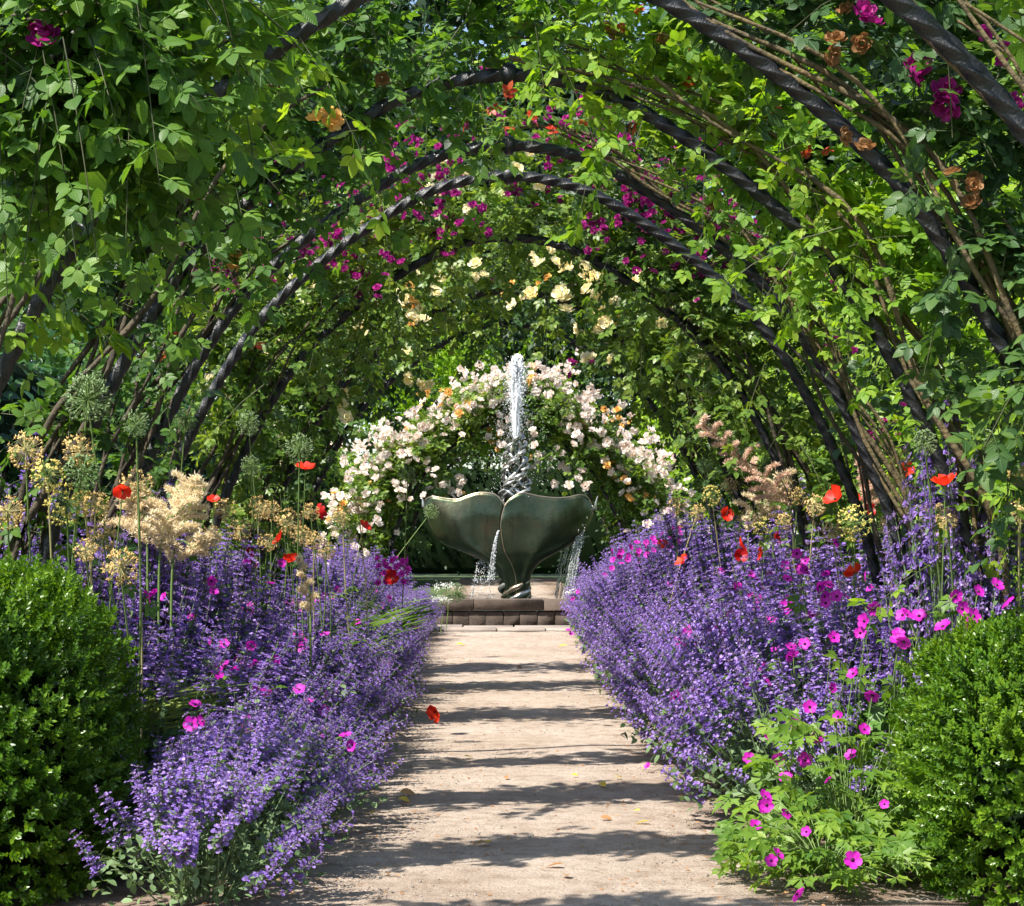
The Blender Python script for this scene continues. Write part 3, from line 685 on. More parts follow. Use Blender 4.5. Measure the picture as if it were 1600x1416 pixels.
climber(103, 5.0, -1, 'bright yellow-green rose arching across the second hoop', [(.52, .66, 22, -.02, .25, .10, .2, .4, .3), (.6, .83, 66, .0, .36, .10, .2, .42, .25)],
        ROSE_HI, 'hi3', 'rose_leaf_light', leaf=.108, nl=11, canes=6, cane_end=.75, K=240, blooms=[brown([(290, 60, .1), (325, 55, .1), (385, 110, .1), (430, 65, .1), (270, 110, .1)]), dict(mat='apricot_rose', n=0, size=.05, K=8, cluster=2, at=[(510, 185, 0), (500, 195, 0)], jitter=.02)])
climber(104, 5.0, 1, 'dark-leaved rose with crimson purple blooms on the second hoop', [(.42, .6, 40, -.02, .28, .10, .2, .38, .25), (.6, .83, 58, .03, .38, .10, .2, .42, .15)],
        ROSE_HI, 'hi3', 'rose_leaf_dark', leaf=.12, nl=10, canes=7, cane_mat='lichen_bark', cane_end=.85, K=240,
        blooms=[dict(mat='purple_rose', n=0, size=.060, K=8, cluster=1, at=[(1350, 20, -.15), (1362, 35, -.15), (1436, 105, -.1), (1428, 118, -.1), (1476, 145, -.1), (1480, 163, -.1)]), brown([(1300, 40, -.1), (1320, 85, -.1), (1370, 215, -.1), (1488, 270, -.1), (1507, 290, -.1)])])
climber(105, 6.23, -1, 'mid-green rose on the dim side of the third hoop', [(.30, .6, 18, -.02, .30, .12, .2, .42, .3), (.6, 1.0, 125, .02, .40, .12, .2, .42, .3)],
        ROSE_HI, 'hi3', 'rose_leaf', leaf=.108, nl=11, canes=9, cane_end=.8, K=200, spread=.2, blooms=[brown([(300, 330, 0), (590, 130, 0), (425, 170, 0)]), dict(mat='red_shoot', n=0, size=.05, K=8, cluster=2, at=[(745, 180, 0), (790, 165, 0)], jitter=.03, pname='young_shoot')])
climber(106, 6.23, 1, 'fresh green rose with red young shoots on the third hoop', [(.3, .55, 22, -.02, .26, .12, .2, .4, .25), (.55, 1.0, 150, .03, .42, .12, .2, .42, .22)],
        ROSE_HI, 'hi3', 'rose_leaf_light', leaf=.104, nl=11, canes=7, cane_mat='lichen_bark', cane_end=.95, K=240,
        blooms=[dict(mat='red_shoot', n=0, size=.045, K=40, cluster=2, at=[(845, 10, 0), (995, 50, 0), (850, 160, 0), (820, 215, 0), (860, 210, 0), (1090, 115, 0), (1215, 150, 0), (1180, 165, 0), (1275, 225, 0), (1290, 240, 0), (1170, 225, 0), (940, 205, 0)], jitter=.03, pname='young_shoot'), brown([(960, 70, 0), (1050, 75, 0), (1115, 310, .2)])])
climber(107, 7.35, -1, 'loose rose with many bare canes on the fourth hoop', [(.1, .6, 30, .0, .35, .14, .2, .4, .15), (.6, 1.0, 70, .06, .38, .12, .2, .4, .08)],
        ROSE_MD, 'md', 'rose_leaf', leaf=.10, nl=11, canes=11, cane_end=.75, K=60, spread=.25, blooms=[dict(mat='apricot_rose', n=0, size=.06, K=12, cluster=4, at=[(345, 415, .1)], jitter=.04), dict(mat='red_shoot', n=0, size=.06, K=8, cluster=2, at=[(345, 530, .1), (285, 550, .1), (270, 520, .1)], jitter=.05, pname='young_shoot')])
climber(108, 7.35, 1, 'airy rose with ochre canes on the fourth hoop', [(.1, .55, 22, .04, .32, .14, .2, .36, .08), (.55, 1.0, 85, .06, .40, .12, .2, .4, .06)],
        ROSE_MD, 'md', 'rose_leaf_light', leaf=.10, nl=10, canes=7, cane_mat='lichen_bark', cane_end=.9, K=60)
climber(109, 7.97, -1, 'sparse rose climbing the low part of the bare hoop', [(.05, .5, 50, .02, .35, .15, .2, .4, .1)], ROSE_MD, 'md', 'rose_leaf', leaf=.12, nl=8, canes=8, cane_end=.5, K=40, spread=.22)
climber(110, 7.97, 1, 'dark glossy clematis on the lower side of the bare hoop', [(.05, .52, 36, .02, .30, .15, .2, .4, .08)], [HEART_LEAF[0]], 'heart', 'rose_leaf_dark', leaf=.10, nl=10, canes=5, cane_end=.55, K=40, name='clematis', cat='clematis', group='climbers on the hoops')
top_of = lambda zmin: (lambda c: c[:, 2] > zmin)
crm0 = dict(mat='cream_rose', n=0, size=.055, K=60, cluster=3, jitter=.05)
pur = dict(mat='purple_rose', n=300, size=.033, K=130, cluster=10, jitter=.065, sel=top_of(2.2), lift=.16)
climber(111, 9.6, -1, 'rose with clusters of small purple blooms, on the hoop beyond the bare one', [(.05, .6, 95, .0, .32, .15, .2, .42, .15), (.55, 1.0, 190, -.02, .45, .15, .2, .42, .2)], ROSE_MD, 'md', 'far_rose_leaf', leaf=.105, nl=11, canes=7, cane_end=.8, K=30, spread=.2, blooms=[pur, dict(pur, n=50, K=50, sel=top_of(1.3)), dict(crm0, at=[(680, 285, -.3), (820, 276, -.3), (560, 330, -.3), (720, 300, -.3)])])
climber(112, 9.6, 1, 'purple rose mixed with silvery clematis seed heads beyond the bare hoop', [(.05, .6, 110, .0, .32, .15, .2, .42, .2), (.55, 1.0, 190, -.02, .45, .15, .2, .42, .2)], ROSE_MD, 'md', 'far_rose_leaf', leaf=.105, nl=11, canes=6, cane_end=.8, K=30, blooms=[dict(pur, n=380), dict(pur, n=50, K=50, sel=top_of(1.3))])
crm = dict(mat='cream_rose', n=66, size=.068, K=66, cluster=3, jitter=.06, sel=top_of(1.75), lift=.18)
climber(113, 11.7, -1, 'rose with cream and yellow blooms, hanging over the tunnel centre', [(.05, .6, 130, .0, .34, .17, .2, .42, .12), (.55, 1.0, 190, -.02, .45, .17, .2, .40, .25)], ROSE_MD, 'md', 'far_rose_leaf', leaf=.105, nl=11, canes=6, cane_end=.8, K=20, blooms=[dict(crm, n=24), dict(crm0, size=.065, at=[(705, 437, -.45), (760, 416, -.45), (645, 492, -.45), (636, 470, -.45), (690, 415, -.4), (600, 455, -.4), (560, 520, -.4), (665, 440, -.4)]), dict(mat='apricot_rose', n=0, size=.05, K=10, cluster=4, at=[(635, 480, -.3), (640, 470, -.3)], jitter=.05)])
climber(114, 11.7, 1, 'cream rose with yellow buds at the crown of its hoop', [(.05, .6, 130, .0, .34, .17, .2, .42, .12), (.55, 1.0, 190, -.02, .45, .17, .2, .40, .25)], ROSE_MD, 'md', 'far_rose_leaf', leaf=.105, nl=11, canes=6, cane_end=.8, K=20, blooms=[dict(crm, n=30), dict(crm0, size=.065, at=[(885, 412, -.45), (928, 428, -.45), (865, 420, -.45), (945, 495, -.45), (915, 415, -.4), (820, 465, -.45), (835, 400, -.4), (975, 440, -.4), (940, 465, -.4)]), dict(mat='apricot_rose', n=0, size=.045, K=10, cluster=2, at=[(945, 490, -.3), (865, 425, -.3), (800, 430, -.3)], jitter=.05)])
climber(115, 13.5, -1, 'dense dark rose on the last near hoop, a few white blooms low down', [(.02, .6, 200, .0, .42, .3, .2, .45, .10), (.55, 1.0, 170, .02, .42, .25, .2, .36, .10)], ROSE_MD, 'md', 'rose_leaf_dark', leaf=.115, nl=10, canes=5, cane_end=.8, blooms=[dict(mat='cream_rose', n=0, size=.065, K=14, cluster=3, at=[(420, 630, -.4), (430, 690, -.4), (440, 715, -.4), (520, 480, -.4)], jitter=.06), dict(mat='purple_rose', n=30, size=.04, K=20, cluster=4, jitter=.06)])
climber(116, 13.5, 1, 'dense dark rose with purple specks on the last near hoop', [(.02, .6, 200, .0, .42, .3, .2, .45, .10), (.55, 1.0, 170, .02, .42, .25, .2, .36, .10)], ROSE_MD, 'md', 'rose_leaf_dark', leaf=.115, nl=10, canes=5, cane_end=.8, blooms=[dict(mat='purple_rose', n=50, size=.04, K=30, cluster=5, jitter=.06)])
pale = dict(mat='pale_rose', n=520, size=.095, K=200, cluster=4, jitter=.11, lift=.24)
for side, sd, lb in ((-1, 117, 'big rambler smothered in pale pink roses beside the water jet, wider half'), (1, 118, 'big rambler smothered in pale pink roses behind the darker bronze blade')):
    climber(sd, 24.9, side, lb, [(.08, .55, 250, .04, .62, .32, .25, .5, .03), (.55, 1.0, 270, .0, .42, .30, .25, .5, .10)], ROSE_LO, 'lo', 'far_rose_leaf', leaf=.15, nl=11, canes=4, cane_end=.8, blooms=[pale, dict(pale, mat='apricot_rose', n=60, K=60, size=.08)])
climber(119, 28.6, -1, 'shaded foliage on the farthest hoop, left half', [(.1, 1.0, 230, .08, .45, .3, .3, .5, .02)], ROSE_LO, 'lo', 'rose_leaf_dark', leaf=.2, nl=9, canes=3)
climber(120, 28.6, 1, 'shaded foliage on the farthest hoop, right half', [(.1, 1.0, 230, .08, .45, .3, .3, .5, .02)], ROSE_LO, 'lo', 'rose_leaf_dark', leaf=.2, nl=9, canes=3)

# ------------------------------------------------------------------ hedges and trees behind
def leaf_slab(rg, n, lo, hi, face, leaf, tm, depth=.22):
    """leaves over the outside of a clipped block (face: unit vector it mostly shows)"""
    lo = np.array(lo); hi = np.array(hi); P = rg.uniform(lo, hi, (n, 3)); ax = rg.choice(3, n, p=[.62, .16, .22])
    o = np.zeros((n, 3))
    for a in range(3):
        m = ax == a; sg = np.ones(m.sum()) if a == 2 else (np.where(rg.random(m.sum()) < .85, face[a] if face[a] else -1, 1) if a == 0 else rg.choice([-1, 1], m.sum()))
        P[m, a] = np.where(sg > 0, hi[a], lo[a]) - sg * np.abs(rg.normal(0, depth, m.sum())) + sg * .06; o[m, a] = sg
    lump = .10 * np.sin(P[:, 1] * 5 + P[:, 2] * 3) * np.sin(P[:, 2] * 6 - P[:, 1] * 2) + .06 * np.sin(P[:, 1] * 13) * np.sin(P[:, 2] * 11)
    P += o * lump[:, None]
    ld = norm(o * .5 + runit(rg, n) * .9 + np.array([0, 0, -.45])); nn = norm(o * .7 + np.array([0, -.15, .75]) + runit(rg, n) * .6)
    return frames(ld, nn), P, leaf * rg.uniform(.6, 1.2, n)
def hedge(seed, label, side, y0, y1, x0, x1, h, n, mat, leaf, K, top_slope=0):
    rg = np.random.default_rng(seed); xc = (x0 + x1) / 2
    root = thing('hedge', label, 'hedge', (xc, (y0 + y1) / 2, 0)); O = np.array(root.location)
    L = 2.4; ny = max(1, int(round((y1 - y0) / L))); L = (y1 - y0) / ny
    R, P, S = leaf_slab(rg, n, (x0, y0, .15), (x1, y1, h), (-side, 0, 0), leaf, LEAF2)
    pk = np.zeros(n, bool); ok = np.where(in_frame(P) & (np.abs(P[:, 0] - (x0 if side > 0 else x1)) < .35))[0]; pk[ok[np.argsort(P[ok, 1])[:K]]] = True
    g = Geo(); g.scatter(LEAF2, R[~pk], P[~pk] - O, S[~pk]); part('foliage', g.mesh('foliage', mat), root, kind='stuff')
    lm = leaf_mesh_of(LEAF4, 'hedge', mat)
    for i in np.where(pk)[0]: part('leaf', lm, root, M4(R[i], P[i] - O, S[i]))
    q = Geo(); nyy, nzz = 40, 20
    ins = .30
    box_geo(q, np.array((x0 + ins, y0 + ins, 0.1)) - O, np.array((x1 - .1, y1 - ins, h - ins)) - O, 0, .15); part('shade_core', q.mesh('shade_core', 'near_black'), root)  # solid core blocks see-through; shade between leaves is put into its colour
    for k in range(max(2, int((y1 - y0) / 1.3))):
        yy = y0 + (k + .5) * 1.3; q = Geo(); c = catmull([(xc, yy, 0), (xc + rg.normal(0, .05), yy + .05, h * .4), (xc + rg.normal(0, .1), yy + rg.normal(0, .1), h * .8)], 8) - O
        q.add(*tubes(c, np.linspace(.05, .02, 8), 6)); part('trunk', q.mesh('trunk', 'bark'), root)
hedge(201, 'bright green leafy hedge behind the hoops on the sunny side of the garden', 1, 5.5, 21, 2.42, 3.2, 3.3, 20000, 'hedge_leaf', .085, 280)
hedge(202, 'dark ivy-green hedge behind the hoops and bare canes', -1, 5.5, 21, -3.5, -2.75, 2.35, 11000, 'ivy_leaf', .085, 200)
hedge(203, 'dark clipped hedge closing the far end of the path', -1, 47, 48.5, -7, 7, 3.0, 7000, 'tree_leaf_dark', .12, 0)
hedge(204, 'green hedge running on behind the pale roses, right of the far path', 1, 25.5, 45, 2.6, 3.6, 3.6, 9000, 'hedge_leaf', .11, 0)
hedge(205, 'green hedge running on behind the pale roses, left of the far path', -1, 25.5, 45, -3.9, -2.9, 2.5, 8000, 'hedge_leaf', .11, 0)

def tree(seed, label, loc, h, cr, base, mat, n, leaf, lobes=26, trunk=.2, limbs=7, squash=1.0, tm=LEAF1, group='trees behind the garden'):
    rg = np.random.default_rng(seed); root = thing('tree', label, 'tree', loc, group)
    q = Geo(); zt = h * .75; c = catmull([(0, 0, -.1), (rg.normal(0, .1), rg.normal(0, .1), zt * .4), (rg.normal(0, .25), rg.normal(0, .25), zt)], 14)
    q.add(*tubes(c, np.linspace(trunk, trunk * .25, 14) * (1 + .06 * rg.normal(size=14)), 9)); part('trunk', q.mesh('trunk', 'bark'), root)
    C = []
    for k in range(lobes):
        u = runit(rg, 1)[0]; rr = rg.random() ** .4
        C.append((u[0] * cr * rr * .85, u[1] * cr * rr * .85, (base + h) / 2 + u[2] * (h - base) / 2 * rr * .88))
    C = np.array(C); Rl = rg.uniform(.26, .46, lobes) * cr
    for k in range(limbs):
        s_ = rg.uniform(.35, .9); a = c[int(s_ * 13)]; b = C[k % lobes]
        q = Geo(); q.add(*tubes(catmull([a, (a + b) / 2 + np.array([0, 0, .25]), b], 8), np.linspace(trunk * .4, trunk * .08, 8), 6)); part('limb', q.mesh('limb', 'bark'), root)
    k = rg.integers(0, lobes, n); u = runit(rg, n); rr = rg.random(n) ** .33
    P = C[k] + u * (Rl[k] * rr)[:, None] * np.array([1, 1, .72 * squash])
    ld = norm(u * .6 + runit(rg, n) * .8 + np.array([0, 0, -.3])); nn = norm(u * .5 + np.array([0, -.1, .8]) + runit(rg, n) * .6)
    g = Geo(); g.scatter(tm, frames(ld, nn), P, leaf * rg.uniform(.6, 1.25, n)); part('crown', g.mesh('crown', mat), root, kind='stuff')
    return root
tree(301, 'golden-green small tree glowing behind the pale rose arch', (-.8, 51, 0), 7.6, 3.8, 2.6, 'golden_leaf', 20000, .17, 40, .18)
tree(302, 'yellow-green small tree behind the purple flecked hoop, right', (4.2, 33, 0), 5.2, 2.0, 1.6, 'golden_leaf', 9000, .11, 26, .12)
tree(303, 'dark evergreen tree behind the tunnel crown', (-2.5, 60, 0), 21, 7.0, 3, 'tree_leaf_dark', 30000, .46, 60, .5)
tree(304, 'dark evergreen tree behind the right half of the tunnel', (9.5, 50, 0), 19, 7.0, 2.5, 'tree_leaf_dark', 30000, .46, 60, .5)
tree(305, 'dark evergreen tree behind the left half of the tunnel', (-13, 50, 0), 19, 7.0, 2.5, 'tree_leaf_dark', 24000, .34, 44, .5)
tree(306, 'dark evergreen tree at the far right edge', (19, 46, 0), 18, 6.5, 2, 'tree_leaf_dark', 24000, .46, 54, .5)
tree(307, 'dark evergreen tree at the far left edge', (-22, 46, 0), 18, 6.5, 2, 'tree_leaf_dark', 24000, .46, 54, .5)
tree(308, 'leafy green tree just behind the bright hedge', (6.2, 17, 0), 6.2, 2.5, 1.8, 'rose_leaf', 14000, .12, 34, .16)
tree(309, 'shady green tree overhanging the ivy hedge', (-6.0, 17, 0), 4.6, 2.0, 1.2, 'rose_leaf_dark', 11000, .12, 30, .16)
tree(310, 'dark green tree in the middle distance behind the hoops', (3.4, 40, 0), 12, 4.5, 2.0, 'tree_leaf_dark', 16000, .25, 40, .3)
tree(312, 'tall dark tree behind the bright hedge', (8.5, 27, 0), 13, 4.2, 1.5, 'tree_leaf_dark', 20000, .24, 44, .3)
tree(313, 'tall dark tree behind the ivy hedge', (-8.5, 27, 0), 13, 4.2, 1.5, 'tree_leaf_dark', 20000, .24, 44, .3)
tree(314, 'broad dark tree over the pale roses', (.5, 58, 0), 16, 5.5, 1.5, 'tree_leaf_dark', 20000, .26, 44, .35)
tree(311, 'deep green tree standing behind the golden one', (-5.6, 40, 0), 12, 4.6, 2.0, 'tree_leaf_dark', 16000, .25, 40, .3)

# ------------------------------------------------------------------ box bushes
def box_shoot(seed):
    r = np.random.default_rng(seed); g = Geo(); g.add(*tubes(np.array([[0, 0, 0], [0, .5, .02], [0, 1, 0]]), np.array([.03, .025, .015]), 3))
    for k in range(6):
        y = .12 + .15 * k; az = k * np.pi / 2 + r.uniform(-.3, .3)
        for s_ in (-1, 1):
            o = np.array([math.cos(az), 0, math.sin(az)]) * s_; ld = o + np.array([0, .75 + .12 * k, 0]); nn = np.array([0, 1, 0]) * .9 - o * .5 + r.normal(0, .1, 3)
            g.scatter(leaflet(2, W=.55, fold=.18, curl=.10), frames(ld[None], nn[None]), np.array([[0, y, 0]]), np.array([.42 * (1 - .05 * k)]))
    return g.tmpl()
BSH = [box_shoot(i) for i in range(3)]
def box_bush(seed, label, loc, rx, ry, h, n, K):
    rg = np.random.default_rng(seed); root = thing('box_bush', label, 'bush', loc, 'clipped box bushes')
    def surf(u):
        p = 2.9; k = (np.abs(u[:, 0]) ** p + np.abs(u[:, 1]) ** p + np.abs(u[:, 2]) ** p) ** (-1 / p); return u * k[:, None]
    O = np.array(loc)
    def layer(n, inset):
        u = runit(rg, n); u[:, 2] = np.where(u[:, 2] < -.62, -u[:, 2], u[:, 2]); s_ = surf(u)
        lump = 1 + .05 * np.sin(s_[:, 0] * 7 + s_[:, 2] * 6 + seed) * np.sin(s_[:, 1] * 6 - s_[:, 2] * 5) + .025 * np.sin(s_[:, 0] * 17 + seed) * np.sin(s_[:, 2] * 15) + .06 * rg.random(n) ** 8 - inset * rg.random(n)
        P = s_ * np.array([rx, ry, h * .6]) * lump[:, None] + np.array([0, 0, h * .4])
        nr = norm(s_ ** 3 / np.array([rx, ry, h / 2]) * .4 + u); ld = norm(nr + runit(rg, n) * .55 + np.array([0, 0, .45]))
        return P, frames(ld, runit(rg, n)), rg.uniform(.036, .062, n)
    P, R, S = layer(n, .07); v = rg.integers(0, 3, n)
    W = P + O; nr = norm(P - np.array([0, 0, h / 2])); vis = in_frame(W, 5) & ((nr * norm(np.array([0, 0, 1.]) - W)).sum(1) > .15)
    pk = np.zeros(n, bool); ok = np.where(vis)[0]; pk[rg.permutation(ok)[:K]] = True
    g = Geo()
    for k in range(3): m = (v == k) & ~pk; g.scatter(BSH[k], R[m], P[m], S[m])
    P2, R2, S2 = layer(n, .25); g.scatter(BSH[0], R2, P2 * .97, S2)
    P3, R3, S3 = layer(n // 2, .30); g.scatter(BSH[1], R3, P3 * .93, S3 * 1.3)
    part('foliage', g.mesh('foliage', 'box_leaf'), root, kind='stuff')
    for i in np.where(pk)[0]: part('shoot', leaf_mesh_of(BSH[v[i]], ('box', int(v[i])), 'box_leaf'), root, M4(R[i], P[i], S[i]))
    uu = np.linspace(0, 2 * np.pi, 24, endpoint=False); vv = np.linspace(.05, np.pi - .05, 14); a, b = np.meshgrid(uu, vv)
    s_ = surf(np.stack([np.cos(a) * np.sin(b), np.sin(a) * np.sin(b), np.cos(b)], -1).reshape(-1, 3)) * np.array([rx, ry, h * .6]) * .62 + np.array([0, 0, h * .4])
    q = Geo(); q.add(s_, grid_faces(24, 14, True)); part('shade_core', q.mesh('shade_core', 'near_black'), root)  # solid core behind the shoots, coloured near-black as the shade in the gaps
    for k in range(4):
        q = Geo(); a = k * 1.6; q.add(*tubes(np.array([(.05 * math.cos(a), .05 * math.sin(a), 0), (.12 * math.cos(a), .12 * math.sin(a), h * .3)]), np.array([.02, .014]), 6)); part('stem', q.mesh('stem', 'bark'), root)
box_bush(401, 'rounded box bush in the shade, left of the path', (-1.57, 5.55, 0), .45, .5, .885, 3000, 280)
box_bush(402, 'glossy sunlit box bush beside the magenta cranesbill', (1.62, 5.55, 0), .45, .5, .735, 2800, 280)

# ------------------------------------------------------------------ catmint
def floret():
    """two-lipped small flower: hood, spreading lower lip, tube"""
    V = [(0, 0, 0), (-.16, .45, .12), (.16, .45, .12), (0, .75, .38), (-.38, .85, -.05), (.38, .85, -.05), (-.22, 1.15, -.30), (.22, 1.15, -.30), (0, .55, -.10)]
    return np.array(V, float), np.array([(0, 1, 2), (1, 3, 2), (0, 8, 1), (0, 2, 8), (8, 6, 4), (8, 7, 6), (8, 5, 7)])
FLORET = floret()
CALYX = (np.array([(-.16, 0, 0), (.16, 0, 0), (0, 0, .2), (0, .62, .03)], float), np.array([(0, 1, 3), (1, 2, 3), (2, 0, 3)]))
def spike(seed, whorls=8):
    """a flower spike 1 long along +Y; material 0 stem, 1 calyx, 2 flower"""
    r = np.random.default_rng(seed); g = Geo()
    g.add(*tubes(np.array([[0, -.1, 0], [0, .5, .01], [0, 1, 0]]), np.array([.012, .010, .005]), 3), 0)
    ys = np.sort(np.r_[.02, np.cumsum(r.uniform(.08, .15, whorls - 1))]); ys = ys / ys[-1] * .97
    for k, y in enumerate(ys):
        nf = int(r.integers(7, 10)); sc = .122 * (1 - .40 * y)
        a = r.uniform(0, 2 * np.pi, nf); o = np.stack([np.cos(a), 0 * a, np.sin(a)], -1)
        ld = norm(o + np.stack([0 * a, r.uniform(.1, .8, nf), 0 * a], -1)); nn = norm(np.tile([0, 1., 0], (nf, 1)) + .5 * runit(r, nf))
        P = np.stack([0 * a, y + r.normal(0, .009, nf), 0 * a], -1) + o * .012
        g.scatter(CALYX, frames(ld, nn), P, np.full(nf, sc * .95), 1)
        op = r.random(nf) < (.95 if y < .8 else .55)
        g.scatter(FLORET, frames(ld[op], nn[op]), P[op] + ld[op] * sc * .30, np.full(op.sum(), sc) * r.uniform(.7, 1.1, op.sum()), 2)
        for s_ in (-1, 1):
            if y < .35: g.scatter(LEAF1, frames(np.array([[s_, .5, r.normal(0, .4)]]), np.array([[0, 1., .2]])), np.array([[0, y, 0]]), np.array([.16]), 0)
    return g.tmpl()
SPIKE = [spike(i) for i in range(4)]
SPIKE_MESH = [tmpl_mesh('flower_spike', t, ['catmint_leaf', 'catmint_calyx', 'catmint_flower']) for t in SPIKE]
def catmint_variant(seed, ns, Rad, H, lean, sl):
    """one clump leaning towards -x: foliage mesh, joined spikes mesh, and places for single spikes"""
    rg = np.random.default_rng(seed); a = rg.uniform(0, 2 * np.pi, ns); rho = Rad * np.sqrt(rg.random(ns))
    hz = H * np.sqrt(np.clip(1 - (.97 * rho / Rad) ** 2, 0, 1)) * rg.uniform(.80, 1.12, ns) + .03
    end = np.stack([rho * np.cos(a) - lean * (hz / H), rho * np.sin(a), hz], -1)
    st = end * np.array([.25, .25, 0]) + rg.normal(0, .03, (ns, 3)) * np.array([1, 1, 0])
    mid = st * .45 + end * .55 + np.array([0, 0, 1]) * (.22 * hz)[:, None]
    u = np.linspace(0, 1, 5)[None, :, None]; C = (1 - u) ** 2 * st[:, None] + 2 * u * (1 - u) * mid[:, None] + u ** 2 * end[:, None]
    g = Geo(); g.add(*tubes(C, np.broadcast_to(np.linspace(.0034, .0022, 5), (ns, 5)), 3), 0)
    nl = 15; ul = rg.uniform(.06, 1.0, (ns, nl)); k = (ul * 3.999).astype(int); f = (ul * 4 - k)[..., None]; ii = np.arange(ns)[:, None]
    P = (C[ii, k] * (1 - f) + C[ii, k + 1] * f).reshape(-1, 3); m = len(P)
    g.scatter(LEAF1, frames(norm(runit(rg, m) + np.array([0, 0, .1])), norm(np.array([0, 0, 1.]) + .5 * runit(rg, m))), P, rg.uniform(.022, .050, m), 0)
    m = 420; a2 = rg.uniform(0, 2 * np.pi, m); r2 = Rad * .92 * np.sqrt(rg.random(m)); z2 = .62 * min(H, .6) * np.sqrt(np.clip(1 - (r2 / Rad) ** 2, 0, 1)) * rg.uniform(.25, 1.0, m) + .01
    g.scatter(LEAF2, frames(norm(runit(rg, m) + np.array([0, 0, .2])), norm(np.array([0, -.2, 1.]) + .6 * runit(rg, m))), np.stack([r2 * np.cos(a2) - lean * .4, r2 * np.sin(a2), z2], -1), rg.uniform(.025, .048, m), 0)
    fm = g.mesh('foliage', ['catmint_leaf'])
    d = norm(norm(end - mid) + np.array([-.12, 0, .35 + .9 * (H > .6)]) + rg.normal(0, .16, (ns, 3))); R = frames(d, runit(rg, ns)); S = sl * rg.uniform(.7, 1.2, ns); v = rg.integers(0, 4, ns)
    single = np.argsort(-(end[:, 2] - end[:, 1] * .8))[:26]; pk = np.zeros(ns, bool); pk[single] = True
    g = Geo()
    for q in range(4): mm = (v == q) & ~pk; g.scatter(SPIKE[q], R[mm], (end - d * S[:, None] * .55)[mm], S[mm])
    sm = g.mesh('flower_spikes', ['catmint_leaf', 'catmint_calyx', 'catmint_flower'])
    return fm, sm, [(int(v[i]), R[i], end[i] - d[i] * S[i] * .55, S[i]) for i in single]
CM = {'front': [catmint_variant(500 + i, 76, .42, .50, .10, .20) for i in range(3)], 'mid': [catmint_variant(510 + i, 66, .42, .78, .12, .25) for i in range(3)], 'back': [catmint_variant(520 + i, 46, .40, .98, .06, .28) for i in range(3)]}
ALLSP = {}
def catmint(rg, row, side, x, y, label, group, hs=1.0, ws=1.0):
    fm, sm, sing = CM[row][rg.integers(0, 3)]
    root = thing('catmint', label, 'catmint', (x, y, .04), group)
    root.rotation_euler = (0, 0, rg.uniform(-.5, .5)); root.scale = (side * ws * rg.uniform(.9, 1.1), ws * rg.uniform(.9, 1.15), hs * rg.uniform(.80, 1.16))
    part('foliage', fm, root, kind='stuff'); part('flower_spikes', sm, root, kind='stuff')
    k = 26 if y < 9.5 else (10 if y < 13 else 0)
    for v, R, P, S in sing[:k]: part('flower_spike', SPIKE_MESH[v], root, M4(R, P, S))
    if k < len(sing):
        key = (row, id(sm), k)
        if key not in ALLSP:
            g = Geo()
            for v, R, P, S in sing[k:]: g.scatter(SPIKE[v], np.array([R]), np.array([P]), np.array([S]))
            ALLSP[key] = g.mesh('outer_spikes', ['catmint_leaf', 'catmint_calyx', 'catmint_flower'])
        part('outer_spikes', ALLSP[key], root, kind='stuff')
    return root
rg = np.random.default_rng(77)
def where(y): return 'next to the box bush' if y < 6.9 else 'beyond the box bush' if y < 8.6 else 'before the fallen poppy' if y < 10.2 else 'level with the fallen poppy' if y < 12 else 'in the middle stretch' if y < 14.5 else 'towards the fountain' if y < 17.5 else 'beside the basin'
for side, sn in ((-1, 'left'), (1, 'right')):
    hs = 1.08 if side > 0 else .82
    y = 5.12 if side < 0 else 6.6
    while y < 20.6:
        xx = .98 + rg.normal(0, .03) - (.06 if side < 0 else 0) - (.10 if y < 6.2 else 0) + (.27 if side < 0 else .05) * min(max((y - 8.5) / 8, 0), 1); catmint(rg, 'front', side, side * xx, y, f'violet catmint spilling over the {sn} edge of the path, ' + where(y), f'catmint edging the {sn} of the path', hs if y > 7 else hs * .9, 1.0 if y > 6.2 else .8); y += rg.uniform(.42, .55)
    y = 6.6 if side < 0 else 6.9
    while y < 20.6:
        catmint(rg, 'mid', side, side * (1.36 + rg.normal(0, .05) + (.15 if side < 0 else 0) * min(max((y - 8.5) / 8, 0), 1)), y, f'violet catmint in the middle of the {sn} flower bed, ' + where(y), f'catmint within the {sn} bed', hs if y > 7.5 else hs * .88); y += rg.uniform(.50, .68)
    y = 7.4 if side < 0 else 7.6
    while y < 20.6:
        catmint(rg, 'back', side, side * (1.78 + rg.normal(0, .08)), y, f'tall violet catmint at the back of the {sn} flower bed, ' + where(y), f'catmint at the back of the {sn} bed', hs if side < 0 else 1.0); y += rg.uniform(.62, .95)
for px, py, d in ((1490, 790, 6.25), (1535, 770, 6.3), (1600, 800, 6.3), (40, 835, 6.7), (110, 835, 7.0), (180, 850, 7.2), (250, 865, 7.5), (330, 870, 7.9)):
    catmint(rg, 'back', 1 if px > 800 else -1, X(px, d), d, 'extra tall violet catmint standing out beside the ' + ('bright hedge' if px > 800 else 'shaded box bush'), 'tallest catmint', (Z(py, d) + (.06 if px > 800 else .0)) / 1.0, .52 if px > 800 else .8)

